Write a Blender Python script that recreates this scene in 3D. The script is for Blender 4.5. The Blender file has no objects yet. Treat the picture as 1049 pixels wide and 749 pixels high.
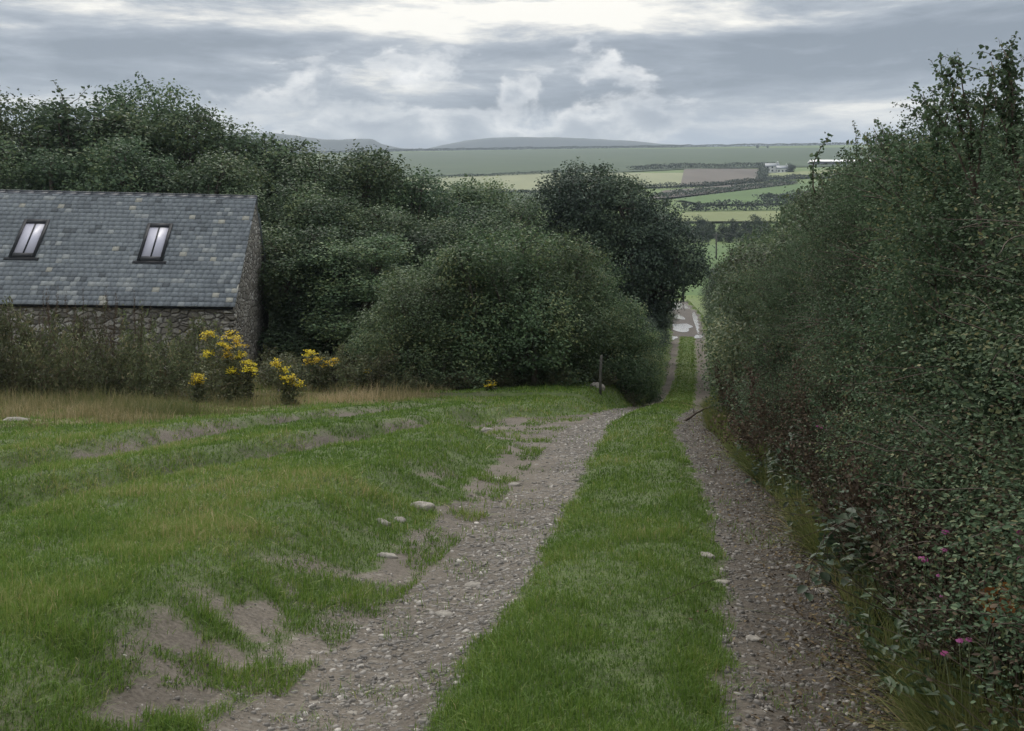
import bpy, math, random
import numpy as np
from math import radians as R

random.seed(7)
RNG = np.random.default_rng(7)
sc = bpy.context.scene
COL = sc.collection
F = 1000.0          # focal length in photograph pixels
EYE = 1.6
HZ = 240.0          # row of the eye level in the photograph

# ------------------------------------------------------------------ noise
def _hash(ix, iy, seed):
    h = (ix.astype(np.int64) * 374761393 + iy.astype(np.int64) * 668265263 + seed * 1442695041) & 0x7fffffff
    h = (h ^ (h >> 13)) * 1274126177 & 0x7fffffff
    h = h ^ (h >> 16)
    return (h & 0xffff) / 65535.0

def vnoise(x, y, seed=0):
    x = np.asarray(x, float); y = np.asarray(y, float)
    ix = np.floor(x); iy = np.floor(y)
    fx = x - ix; fy = y - iy
    fx = fx * fx * (3 - 2 * fx); fy = fy * fy * (3 - 2 * fy)
    a = _hash(ix, iy, seed); b = _hash(ix + 1, iy, seed)
    c = _hash(ix, iy + 1, seed); d = _hash(ix + 1, iy + 1, seed)
    return (a * (1 - fx) + b * fx) * (1 - fy) + (c * (1 - fx) + d * fx) * fy

def fbm(x, y, seed=0, octv=4):
    t = 0.0; a = 0.5; s = 0.0
    for k in range(octv):
        t = t + a * vnoise(x * 2 ** k + 17.3 * k, y * 2 ** k - 9.1 * k, seed + k); s += a; a *= 0.5
    return t / s

def sstep(a, b, x):
    t = np.clip((x - a) / (b - a), 0, 1)
    return t * t * (3 - 2 * t)

# ------------------------------------------------------------------ terrain
LY = [-30, 0, 4, 5, 6.35, 10, 17.4, 19.5, 24, 36, 50, 71, 90, 112, 140, 200]
LX = [-4.5, -.3, .27, .43, .72, 1.30, 2.28, 2.70, 3.75, 6.1, 8.9, 12.75, 16.0, 18.6, 20.5, 22]
def lane_x(Y): return np.interp(Y, LY, LX)
def lane_z(Y):
    return np.interp(Y, [-30, 0, 20, 24, 36, 44, 50, 60, 112, 118, 300, 330, 2000, 2150, 2600, 5200],
                     [3.2, 0, -2.16, -2.72, -4.65, -5.5, -5.85, -6.0, -6.12, -6.05, -1.4, .13, 177.2, 180, 150, 130])
def field_z(Y):
    return np.interp(Y, [-30, 0, 30, 60, 100, 118, 300, 330, 2000, 2150, 2600, 5200],
                     [3.55, .30, -2.95, -4.6, -5.8, -6.0, -1.4, .13, 177.2, 180, 150, 130])

def lane_parts(X, Y):
    """distances across the lane, positive = outside the edge"""
    d = X - lane_x(Y)
    wob = (fbm(X * 1.1, Y * 1.1, 3, 3) - .5)
    hw = np.interp(Y, [0, 4, 10, 17, 36, 60, 120], [.60, .61, .66, .60, .6, .62, .6])
    lw = np.interp(Y, [0, 4, 6, 10, 14, 15.4, 16.6, 19.0, 20.4, 22, 30, 40, 120], [1.0, 1.0, 1.12, 1.22, 1.28, 1.5, 3.1, 2.9, 1.4, .8, .5, .40, .42])
    rw = np.interp(Y, [0, 4, 7, 10, 17, 22, 40, 120], [.78, .74, .72, .66, .6, .5, .4, .4])
    return d, wob, hw, lw, rw

def track_x(k, Y):
    if k == 0: return np.interp(Y, [2, 5, 7.65, 10.6, 12.6, 15, 17.5], [-5.0, -4.6, -4.05, -3.25, -2.3, -1.4, -.7]) + .1 * np.sin(Y * 1.3)
    return np.interp(Y, [2, 6, 9.85, 14, 18, 21], [-6.9, -6.1, -5.2, -4.3, -3.1, -1.6]) + .1 * np.sin(Y * 1.1 + 1)

def gz(X, Y):
    X = np.asarray(X, float); Y = np.asarray(Y, float)
    d, wob, hw, lw, rw = lane_parts(X, Y)
    lz = lane_z(Y); fz = field_z(Y)
    el = -(hw + lw)                       # left edge of the left rut
    er = hw + rw
    lift = .02 + .03 * sstep(.0, 1, vnoise(X * .4, Y * .4, 9))
    z = lz + np.where(np.abs(d) < hw, .07 * sstep(0, .25, hw - np.abs(d)) * sstep(74, 70, Y), 0)
    rutd = np.where(d < 0, np.minimum(d - el, -hw - d), np.minimum(er - d, d - hw))
    z = z - .05 * sstep(0, .35, rutd)
    # left bank up to the field
    tl = sstep(-.05, np.where(Y < 30, .95, 1.8), el - d + .12 * wob)
    tl = np.where(Y < 24, tl * (1 - .25 * sstep(14, 18, Y)), tl)
    z = z + (fz - lz) * tl
    # old wheel tracks in the grass
    near = sstep(24, 16, Y) * sstep(3, 7, Y)
    for k, w in ((0, .26), (1, .28)):
        cxx = track_x(k, Y)
        z = z - near * .16 * np.exp(-((X - cxx) / w) ** 2) + near * .10 * np.exp(-((X - cxx + .5) / .35) ** 2)
    # right bank under the hedge
    tr = sstep(0, .9, d - er)
    z = z + .32 * tr
    amp = np.interp(Y, [0, 20, 60, 300], [1, 1, .6, 0])
    z = z + amp * (.06 * (fbm(X * .55, Y * .55, 21, 3) - .5) + .05 * (fbm(X * 2.6, Y * 2.6, 5, 3) - .5) * (tl + .3) + .026 * (fbm(X * 8, Y * 8, 6, 2) - .5))
    # hillside tilt
    tilt = .0146 * (X - 170) * sstep(330, 700, Y)
    return z + tilt

def bare(X, Y):
    """1 = trodden stony soil, 0 = turf (threshold .5)"""
    X = np.asarray(X, float); Y = np.asarray(Y, float)
    d, wob, hw, lw, rw = lane_parts(X, Y)
    n = fbm(X * 1.6, Y * 1.6, 31, 4) - .5
    n2 = fbm(X * 5, Y * 5, 33, 3) - .5
    e = .28 * n + .22 * n2
    el = -(hw + lw)
    left = np.minimum(d - el + e * .9, -hw - d + e * .5)
    right = np.minimum(hw + rw + .25 - d + e * .7, d - hw + e * .7)
    v = np.maximum(left, right) / .16
    # worn places on the bank and the tracks in the turf
    wb = np.exp(-((el - d - .22) / .34) ** 2)
    bank = wb * (fbm(X * .8 + 3, Y * .8, 41, 3) * 3.4 - 1.95 + n2 * 3.6) - .25 * (1 - wb)
    bank = np.where((Y < 12) & (d < 0), bank, -1)
    near = sstep(22, 15, Y)
    tr = -1.0
    for k in (0, 1):
        wt = np.exp(-((X - track_x(k, Y)) / (.17 + .008 * Y)) ** 2)
        tr = np.maximum(tr, near * wt * (fbm(X * .7, Y * .5, 44, 3) * 3.6 - 2.02 + .5 * sstep(9, 15, Y) + n2 * 3.2) - .25 * (1 - wt))
    v = np.maximum(v, np.maximum(bank, tr))
    wetend = sstep(70, 75, Y + .6 * d) * (np.abs(d) < 1.15 + .5 * n)
    v = np.where(wetend > .5, 1.0, v)
    return np.clip(.5 + v * .5, 0, 1)

def dryness(X, Y):
    X = np.asarray(X, float); Y = np.asarray(Y, float)
    b = np.where(X > -7.4, 14.1 + 1.64 * (X + 7.4), 14.1 + .15 * (X + 7.4))
    n = fbm(X * .7, Y * .7, 51, 3) - .5
    v = sstep(-.6, 1.4, Y - b + n * 5.0) * sstep(-.9, -2.4, X + .5 * n) * sstep(60, 34, Y)
    return v

# ------------------------------------------------------------------ mesh helpers
def mk_mesh(name, V, quads=None, tris=None, attrs=None, smooth=False):
    me = bpy.data.meshes.new(name)
    V = np.asarray(V, np.float32)
    q = np.zeros((0, 4), np.int32) if quads is None or len(quads) == 0 else np.asarray(quads, np.int32)
    t = np.zeros((0, 3), np.int32) if tris is None or len(tris) == 0 else np.asarray(tris, np.int32)
    me.vertices.add(len(V)); me.vertices.foreach_set('co', V.ravel())
    nl = q.size + t.size
    me.loops.add(nl); me.loops.foreach_set('vertex_index', np.concatenate([q.ravel(), t.ravel()]))
    me.polygons.add(len(q) + len(t))
    st = np.concatenate([np.arange(len(q)) * 4, q.size + np.arange(len(t)) * 3]).astype(np.int32)
    me.polygons.foreach_set('loop_start', st)
    if smooth:
        me.polygons.foreach_set('use_smooth', np.ones(len(q) + len(t), bool))
    me.update(calc_edges=True)
    for k, (dom, arr) in (attrs or {}).items():
        a = me.attributes.new(k, 'FLOAT', dom)
        a.data.foreach_set('value', np.asarray(arr, np.float32))
    me.validate()
    return me

def link(name, me, mat=None, parent=None):
    o = bpy.data.objects.new(name, me); COL.objects.link(o)
    if mat is not None:
        if not me.materials: me.materials.append(mat)
    if parent is not None: o.parent = parent
    return o

def tag(o, label=None, cat=None, group=None, kind=None):
    if label: o['label'] = label
    if cat: o['category'] = cat
    if group: o['group'] = group
    if kind: o['kind'] = kind
    return o

def thing(name, label, cat, loc=(0, 0, 0), rz=0.0, scale=(1, 1, 1), group=None):
    o = bpy.data.objects.new(name, None); COL.objects.link(o)
    o.empty_display_size = .2
    o.location = loc; o.rotation_euler = (0, 0, rz); o.scale = scale
    return tag(o, label, cat, group)

class MB:
    def __init__(s): s.v = []; s.q = []; s.t = []; s.n = 0; s.a = []
    def add(s, V, Q=None, T=None, tint=None):
        V = np.asarray(V, float).reshape(-1, 3)
        if Q is not None and len(Q): s.q.append(np.asarray(Q, int).reshape(-1, 4) + s.n)
        if T is not None and len(T): s.t.append(np.asarray(T, int).reshape(-1, 3) + s.n)
        s.v.append(V); s.n += len(V)
        s.a.append(np.full(len(V), .5) if tint is None else np.broadcast_to(np.asarray(tint, float), (len(V),)))
    def box(s, c, sz, rot=None, tint=None):
        c = np.array(c, float); h = np.array(sz, float) / 2
        P = np.array([[x, y, z] for z in (-1, 1) for y in (-1, 1) for x in (-1, 1)], float) * h
        if rot is not None: P = P @ np.asarray(rot).T
        s.add(P + c, [[0, 2, 3, 1], [4, 5, 7, 6], [0, 1, 5, 4], [2, 6, 7, 3], [0, 4, 6, 2], [1, 3, 7, 5]], tint=tint)
    def tube(s, P, r, k=6, tint=None, cap=True):
        P = np.asarray(P, float); n = len(P)
        r = np.broadcast_to(np.asarray(r, float), (n,))
        T = np.gradient(P, axis=0); T /= np.linalg.norm(T, axis=1)[:, None] + 1e-9
        ref = np.where(np.abs(T[:, 2:3]) > .9, np.array([[1., 0, 0]]), np.array([[0, 0, 1.]]))
        A = np.cross(T, ref); A /= np.linalg.norm(A, axis=1)[:, None] + 1e-9
        B = np.cross(T, A)
        an = np.arange(k) / k * 2 * np.pi
        V = P[:, None] + r[:, None, None] * (np.cos(an)[None, :, None] * A[:, None] + np.sin(an)[None, :, None] * B[:, None])
        Q = []
        for i in range(n - 1):
            for j in range(k):
                Q.append([i * k + j, i * k + (j + 1) % k, (i + 1) * k + (j + 1) % k, (i + 1) * k + j])
        V = V.reshape(-1, 3); T3 = []
        if cap:
            V = np.vstack([V, P[-1:], P[:1]]); e = len(V) - 2
            for j in range(k):
                T3.append([(n - 1) * k + j, (n - 1) * k + (j + 1) % k, e]); T3.append([(j + 1) % k, j, e + 1])
        s.add(V, Q, T3, tint=tint)
    def mesh(s, name, smooth=False):
        if not s.v: s.add([[0, 0, 0], [0, 0, .001], [0, .001, 0]], T=[[0, 1, 2]])
        return mk_mesh(name, np.vstack(s.v), np.vstack(s.q) if s.q else None, np.vstack(s.t) if s.t else None,
                       {'tint': ('POINT', np.concatenate(s.a))}, smooth)

def unit(v): return v / (np.linalg.norm(v, axis=-1, keepdims=True) + 1e-9)

def leaf_geo(mb, C, N, size, rng, tint, aspect=.62, hexa=False, fold=.22, D=None):
    """leaves centred at C, facing N"""
    n = len(C)
    if n == 0: return
    size = np.broadcast_to(np.asarray(size, float), (n,)) * rng.uniform(.65, 1.3, n)
    if D is None: D = rng.normal(size=(n, 3))
    T = unit(np.cross(N, D)); S = np.cross(N, T)
    L = T * (size / 2)[:, None]; W = S * (size * aspect / 2)[:, None]; U = N * (size * fold * .5)[:, None]
    if hexa:
        V = np.stack([C - L, C - L * .45 + W * .85 + U, C + L * .3 + W * .8 + U, C + L, C + L * .3 - W * .8 + U, C - L * .45 - W * .85 + U], 1)
        b = np.arange(n)[:, None] * 6
        Q = np.concatenate([b + [[0, 1, 2, 3]], b + [[0, 3, 4, 5]]], 0)
        k = 6
    else:
        V = np.stack([C - L, C + W + U, C + L, C - W + U], 1)
        Q = np.arange(n * 4).reshape(-1, 4); k = 4
    mb.add(V.reshape(-1, 3), Q, tint=np.repeat(np.clip(tint, 0, 1), k))

def lobe_clusters(lobes, n, rng, inner=.25, surf=.10):
    lobes = np.asarray(lobes, float)           # cx cy cz rx ry rz
    a = (lobes[:, 3] * lobes[:, 4] * lobes[:, 5]) ** (2 / 3.)
    idx = rng.choice(len(lobes), n, p=a / a.sum())
    d = unit(rng.normal(size=(n, 3)))
    r = 1 - np.abs(rng.normal(size=n)) * surf
    ins = rng.random(n) < inner
    r = np.where(ins, rng.uniform(.45, .95, n), r)
    C = lobes[idx, :3] + d * lobes[idx, 3:] * r[:, None]
    # drop those deep inside another lobe
    keep = np.ones(n, bool)
    for l in lobes:
        q = np.linalg.norm((C - l[:3]) / l[3:], axis=1)
        keep &= ~(q < .5)
    keep &= C[:, 2] > .05
    return C[keep], unit(d[keep] / lobes[idx[keep], 3:])

def foliage(mb, lobes, ncl, per, spread, size, rng, up=.35, out=.5, hexa=False, inner=.25, surf=.10, aspect=.62, rnd=.42, cs=1.0, thin=0.0):
    C, O = lobe_clusters(lobes, ncl, rng, inner, surf)
    m = len(C); ct = rng.normal(size=m) * .15 + (.8 * (fbm(C[:, 0] / cs + 31, (C[:, 1] * .6 + C[:, 2]) / cs, 7, 2) - .5))
    k = np.repeat(np.arange(m), per)
    n = len(k)
    P = C[k] + rng.normal(size=(n, 3)) * spread * np.array([1, 1, .75])
    ok = (P[:, 2] > .02) & ((P[:, 2] > thin * rng.uniform(.5, 1.3, n)) | (rng.random(n) < .5))
    P = P[ok]; k = k[ok]; n = len(k)
    N = unit(O[k] * out + np.array([0, 0, up]) + rng.normal(size=(n, 3)) * rnd)
    tint = .5 + ct[k] + rng.normal(size=n) * .13
    leaf_geo(mb, P, N, size, rng, tint, aspect, hexa)

def shoot(stem, leaf, p, d, length, rng, lsize, r0=.005, seg=7, droop=.12, per=9, density=1.0, hexa=True, tint=.5):
    P = [np.array(p, float)]; d = unit(np.array(d, float))
    for i in range(seg):
        d = unit(d + rng.normal(size=3) * .16 + np.array([0, 0, -droop * i / seg]))
        P.append(P[-1] + d * length / seg)
    P = np.array(P)
    stem.tube(P, np.linspace(r0, r0 * .3, len(P)), 4, tint=.3)
    n = int(per * seg * density)
    if n > 0 and leaf is not None:
        t = rng.uniform(.05, 1, n) * seg
        i = np.minimum(t.astype(int), seg - 1); f = t - i
        C = P[i] * (1 - f)[:, None] + P[i + 1] * f[:, None] + rng.normal(size=(n, 3)) * lsize * .55
        N = unit(rng.normal(size=(n, 3)) + np.array([0, 0, .6]))
        leaf_geo(leaf, C, N, lsize, rng, tint + rng.normal(size=n) * .2, .68, hexa)
    return P

# ------------------------------------------------------------------ materials
def new_mat(name):
    m = bpy.data.materials.new(name); m.use_nodes = True
    nt = m.node_tree; nt.nodes.clear()
    out = nt.nodes.new('ShaderNodeOutputMaterial')
    return m, nt, out

def N(nt, t, **kw):
    n = nt.nodes.new(t)
    for k, v in kw.items():
        if k in n.inputs.keys(): n.inputs[k].default_value = v
        else: setattr(n, k, v)
    return n

def ramp(nt, stops, interp='LINEAR'):
    n = nt.nodes.new('ShaderNodeValToRGB'); cr = n.color_ramp; cr.interpolation = interp
    while len(cr.elements) > 1: cr.elements.remove(cr.elements[0])
    cr.elements[0].position = stops[0][0]; cr.elements[0].color = (*stops[0][1], 1)
    for p, c in stops[1:]:
        e = cr.elements.new(p); e.color = (*c, 1)
    return n

def leaf_mat(name, cols, rough=.5, trans=.25, spec=.35, objvar=.25):
    m, nt, out = new_mat(name); L = nt.links
    at = N(nt, 'ShaderNodeAttribute', attribute_name='tint')
    rp = ramp(nt, cols)
    L.new(at.outputs['Fac'], rp.inputs[0])
    oi = N(nt, 'ShaderNodeObjectInfo')
    hsv = N(nt, 'ShaderNodeHueSaturation')
    mr = N(nt, 'ShaderNodeMapRange'); mr.inputs[3].default_value = 1 - objvar; mr.inputs[4].default_value = 1 + objvar
    L.new(oi.outputs['Random'], mr.inputs[0]); L.new(mr.outputs[0], hsv.inputs['Value'])
    mh = N(nt, 'ShaderNodeMapRange'); mh.inputs[3].default_value = .485; mh.inputs[4].default_value = .512
    ms = N(nt, 'ShaderNodeMath', operation='FRACT'); mm = N(nt, 'ShaderNodeMath', operation='MULTIPLY'); mm.inputs[1].default_value = 7.31
    L.new(oi.outputs['Random'], mm.inputs[0]); L.new(mm.outputs[0], ms.inputs[0]); L.new(ms.outputs[0], mh.inputs[0]); L.new(mh.outputs[0], hsv.inputs['Hue'])
    L.new(rp.outputs[0], hsv.inputs['Color'])
    b = N(nt, 'ShaderNodeBsdfPrincipled'); b.inputs['Roughness'].default_value = rough; b.inputs['Specular IOR Level'].default_value = spec
    L.new(hsv.outputs[0], b.inputs['Base Color'])
    tr = N(nt, 'ShaderNodeBsdfTranslucent'); L.new(hsv.outputs[0], tr.inputs[0])
    mx = N(nt, 'ShaderNodeMixShader'); mx.inputs[0].default_value = trans
    L.new(b.outputs[0], mx.inputs[1]); L.new(tr.outputs[0], mx.inputs[2]); L.new(mx.outputs[0], out.inputs[0])
    return m

def solid_mat(name, col, rough=.7, spec=.3, noise=0, scale=10, col2=None, bump=0, metal=0):
    m, nt, out = new_mat(name); L = nt.links
    b = N(nt, 'ShaderNodeBsdfPrincipled'); b.inputs['Roughness'].default_value = rough; b.inputs['Specular IOR Level'].default_value = spec
    b.inputs['Metallic'].default_value = metal
    tc = N(nt, 'ShaderNodeTexCoord')
    nz = N(nt, 'ShaderNodeTexNoise', Scale=scale, Detail=6.0, Roughness=.65)
    L.new(tc.outputs['Object'], nz.inputs['Vector'])
    c2 = col2 or tuple(x * (1 - noise) for x in col)
    rp = ramp(nt, [(.32, c2), (.68, col)])
    L.new(nz.outputs['Fac'], rp.inputs[0]); L.new(rp.outputs[0], b.inputs['Base Color'])
    if bump:
        bp = N(nt, 'ShaderNodeBump', Strength=bump, Distance=.02); L.new(nz.outputs['Fac'], bp.inputs['Height']); L.new(bp.outputs[0], b.inputs['Normal'])
    L.new(b.outputs[0], out.inputs[0])
    return m

M = {}
M['hawthorn'] = leaf_mat('hawthorn_leaf', [(0, (0.0464, 0.0521, 0.0338)), (0.3, (0.0512, 0.0794, 0.0442)), (0.58, (0.083, 0.1314, 0.0702)), (0.82, (0.1366, 0.186, 0.104)), (1, (0.2196, 0.2108, 0.104))], .68, .28, .16, .25)
M['tree'] = leaf_mat('tree_leaf', [(0, (0.052, 0.0713, 0.0483)), (0.4, (0.0754, 0.1162, 0.0653)), (0.7, (0.1196, 0.1742, 0.088)), (1, (0.195, 0.231, 0.1065))], .62, .25, .2, .28)
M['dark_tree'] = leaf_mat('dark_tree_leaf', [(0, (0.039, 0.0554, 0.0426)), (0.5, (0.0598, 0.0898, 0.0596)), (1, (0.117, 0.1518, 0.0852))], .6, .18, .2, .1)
M['bush'] = leaf_mat('bush_leaf', [(0, (0.0624, 0.0766, 0.0454)), (0.4, (0.0832, 0.132, 0.0653)), (0.7, (0.1326, 0.1954, 0.0909)), (1, (0.234, 0.2508, 0.1136))], .6, .27, .22, .25)
M['hedge'] = leaf_mat('hedge_leaf', [(0, (0.0624, 0.0683, 0.0435)), (0.35, (0.0696, 0.1074, 0.0589)), (0.65, (0.1152, 0.1647, 0.087)), (1, (0.204, 0.2196, 0.1126))], .6, .28, .22, .28)
M['weed'] = leaf_mat('weed_leaf', [(0, (.075, .06, .035)), (.4, (.07, .085, .042)), (.7, (.12, .14, .065)), (1, (.22, .19, .11))], .6, .25, .2, .42)
M['nettle'] = leaf_mat('nettle_leaf', [(0, (.035, .05, .022)), (.5, (.055, .095, .04)), (1, (.11, .15, .06))], .5, .3, .35, .25)
M['bramble'] = leaf_mat('bramble_leaf', [(0, (.035, .055, .03)), (.5, (.05, .085, .045)), (.9, (.09, .125, .075)), (1, (.16, .11, .04))], .55, .22, .25, .2)
M['far_leaf'] = leaf_mat('far_leaf', [(0, (.028, .04, .024)), (.5, (.04, .062, .034)), (1, (.075, .095, .05))], .6, .15, .2, .2)
M['grass'] = leaf_mat('grass_blade', [(0, (.058, .100, .018)), (.35, (.108, .185, .029)), (.62, (.165, .240, .043)), (.85, (.235, .27, .075)), (1, (.38, .32, .16))], .55, .3, .25, 0)
M['verge'] = leaf_mat('verge_blade', [(0, (.06, .075, .022)), (.4, (.11, .14, .04)), (.7, (.19, .20, .07)), (1, (.34, .27, .14))], .6, .3, .2, 0)
M['dry'] = leaf_mat('dry_grass_blade', [(0, (.085, .11, .035)), (.3, (.15, .155, .06)), (.6, (.27, .235, .115)), (1, (.46, .38, .22))], .6, .3, .25, 0)
M['yellow'] = leaf_mat('yellow_petal', [(0, (.42, .32, .015)), (.5, (.66, .49, .02)), (1, (.78, .62, .05))], .6, .25, .2, .05)
M['pink'] = leaf_mat('pink_petal', [(0, (.55, .12, .35)), (1, (.72, .25, .52))], .6, .3, .2, .05)
M['rust'] = leaf_mat('rusty_leaf', [(0, (.16, .07, .03)), (1, (.42, .19, .05))], .6, .2, .2, .1)
M['brown'] = leaf_mat('brown_seed', [(0, (.045, .034, .025)), (.6, (.095, .07, .05)), (1, (.17, .125, .085))], .8, .1, .1, .2)
M['bark'] = solid_mat('bark', (.13, .11, .09), .9, .1, .5, 14, bump=.4)
M['twig'] = solid_mat('twig_bark', (.10, .075, .06), .8, .2, .4, 30)
M['redtwig'] = solid_mat('reddish_twig', (.12, .088, .07), .7, .25, .4, 30)
M['greenstem'] = solid_mat('green_stem', (.11, .13, .06), .7, .2, .4, 20)
M['straw'] = solid_mat('straw_stem', (.30, .23, .14), .8, .1, .4, 20)
M['stone'] = solid_mat('field_stone', (.36, .33, .285), .85, .2, .5, 14, col2=(.17, .155, .135), bump=.6)
M['post'] = solid_mat('weathered_wood', (.13, .125, .11), .9, .1, .5, 12, bump=.4)
M['lead'] = solid_mat('dark_frame', (.018, .020, .024), .6, .2, .2, 20)
M['ridge'] = solid_mat('ridge_tile', (.075, .085, .10), .55, .3, .35, 5)
M['white'] = solid_mat('white_render', (.75, .75, .73), .8, .2, .1, 3)
M['shed_roof'] = solid_mat('pale_sheet_roof', (.80, .79, .77), .5, .3, .08, .5)
M['dark_wall'] = solid_mat('dark_boards', (.06, .06, .065), .8, .2, .3, 1)

# ---- ground
def ground_mat():
    m, nt, out = new_mat('ground'); L = nt.links
    geo = N(nt, 'ShaderNodeNewGeometry')
    a = lambda n: N(nt, 'ShaderNodeAttribute', attribute_name=n).outputs['Fac']
    def noise(s, d=5, r=.6):
        n = N(nt, 'ShaderNodeTexNoise', Scale=s, Detail=float(d), Roughness=r); L.new(geo.outputs['Position'], n.inputs['Vector']); return n
    n1 = noise(1.3); n2 = noise(9); n3 = noise(45, 4, .7)
    # turf seen between the blades and far turf
    tn = ramp(nt, [(.3, (.040, .060, .016)), (.55, (.075, .115, .026)), (.8, (.10, .125, .035))]); L.new(n2.outputs['Fac'], tn.inputs[0])
    nf = noise(.05)
    tf = ramp(nt, [(.3, (.075, .125, .028)), (.7, (.115, .165, .04))]); L.new(nf.outputs['Fac'], tf.inputs[0])
    mt = N(nt, 'ShaderNodeMix', data_type='RGBA'); L.new(a('far'), mt.inputs[0]); L.new(tn.outputs[0], mt.inputs[6]); L.new(tf.outputs[0], mt.inputs[7])
    dr = N(nt, 'ShaderNodeMix', data_type='RGBA'); L.new(a('dry'), dr.inputs[0]); L.new(mt.outputs[2], dr.inputs[6]); dr.inputs[7].default_value = (.17, .145, .07, 1)
    # gravel: flat stones in soil
    mp = N(nt, 'ShaderNodeMapping'); mp.inputs['Scale'].default_value = (15, 22, 6); L.new(geo.outputs['Position'], mp.inputs[0])
    wv = N(nt, 'ShaderNodeVectorMath', operation='ADD'); L.new(mp.outputs[0], wv.inputs[0]); 
    sc_ = N(nt, 'ShaderNodeVectorMath', operation='SCALE'); sc_.inputs['Scale'].default_value = .9; L.new(n2.outputs['Color'], sc_.inputs[0]); L.new(sc_.outputs[0], wv.inputs[1])
    vo = N(nt, 'ShaderNodeTexVoronoi'); vo.inputs['Scale'].default_value = 1; L.new(wv.outputs[0], vo.inputs['Vector'])
    sep = N(nt, 'ShaderNodeSeparateColor'); L.new(vo.outputs['Color'], sep.inputs[0])
    gcol = ramp(nt, [(0, (.075, .068, .058)), (.45, (.13, .118, .10)), (.8, (.19, .175, .15)), (1, (.32, .30, .265))]); L.new(sep.outputs[0], gcol.inputs[0])
    edge = ramp(nt, [(.25, (1, 1, 1)), (.52, (0, 0, 0))]); L.new(vo.outputs['Distance'], edge.inputs[0])
    soil = ramp(nt, [(.3, (.076, .064, .050)), (.7, (.185, .163, .135))]); L.new(n3.outputs['Fac'], soil.inputs[0])
    gm = N(nt, 'ShaderNodeMath', operation='MULTIPLY'); L.new(edge.outputs[0], gm.inputs[0]); L.new(a('gravel'), gm.inputs[1])
    gs = N(nt, 'ShaderNodeMix', data_type='RGBA'); L.new(gm.outputs[0], gs.inputs[0]); L.new(soil.outputs[0], gs.inputs[6]); L.new(gcol.outputs[0], gs.inputs[7])
    big = ramp(nt, [(.35, (.72, .70, .68)), (.65, (1.12, 1.1, 1.08))]); L.new(n1.outputs['Fac'], big.inputs[0])
    gb = N(nt, 'ShaderNodeMix', data_type='RGBA', blend_type='MULTIPLY'); gb.inputs[0].default_value = 1; L.new(gs.outputs[2], gb.inputs[6]); L.new(big.outputs[0], gb.inputs[7])
    # the trench-side rut is damp leaf mould
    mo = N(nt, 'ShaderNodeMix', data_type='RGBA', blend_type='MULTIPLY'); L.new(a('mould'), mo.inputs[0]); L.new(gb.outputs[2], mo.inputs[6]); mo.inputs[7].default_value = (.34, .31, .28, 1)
    mw = N(nt, 'ShaderNodeMix', data_type='RGBA', blend_type='MULTIPLY'); L.new(a('wet'), mw.inputs[0]); L.new(mo.outputs[2], mw.inputs[6]); mw.inputs[7].default_value = (.40, .36, .34, 1)
    # bare / turf edge
    ad = N(nt, 'ShaderNodeMath', operation='MULTIPLY_ADD'); L.new(n3.outputs['Fac'], ad.inputs[0]); ad.inputs[1].default_value = .5; ad.inputs[2].default_value = -.25
    s2 = N(nt, 'ShaderNodeMath', operation='ADD'); L.new(a('bare'), s2.inputs[0]); L.new(ad.outputs[0], s2.inputs[1])
    th = ramp(nt, [(.32, (0, 0, 0)), (.68, (1, 1, 1))]); L.new(s2.outputs[0], th.inputs[0])
    fin = N(nt, 'ShaderNodeMix', data_type='RGBA'); L.new(th.outputs[0], fin.inputs[0]); L.new(dr.outputs[2], fin.inputs[6]); L.new(mw.outputs[2], fin.inputs[7])
    b = N(nt, 'ShaderNodeBsdfPrincipled'); b.inputs['Roughness'].default_value = .85; b.inputs['Specular IOR Level'].default_value = .25
    L.new(fin.outputs[2], b.inputs['Base Color'])
    wet = N(nt, 'ShaderNodeMapRange'); wet.inputs[3].default_value = .85; wet.inputs[4].default_value = .7; L.new(a('wet'), wet.inputs[0]); L.new(wet.outputs[0], b.inputs['Roughness'])
    hm = N(nt, 'ShaderNodeMath', operation='MULTIPLY_ADD'); L.new(gm.outputs[0], hm.inputs[0]); hm.inputs[1].default_value = .6; L.new(n3.outputs['Fac'], hm.inputs[2])
    bp = N(nt, 'ShaderNodeBump', Strength=.6, Distance=.02); L.new(hm.outputs[0], bp.inputs['Height']); L.new(bp.outputs[0], b.inputs['Normal'])
    L.new(b.outputs[0], out.inputs[0])
    return m

def graded(fine, step, lo, hi, grow=1.12, mx=400):
    a = list(np.arange(fine[0], fine[1], step)); s = step
    r = [a[-1]]
    while r[-1] < hi: s = min(s * grow, mx); r.append(r[-1] + s)
    s = step; l = [a[0]]
    while l[-1] > lo: s = min(s * grow, mx); l.append(l[-1] - s)
    return np.array(l[1:][::-1] + a + r[1:])

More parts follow.
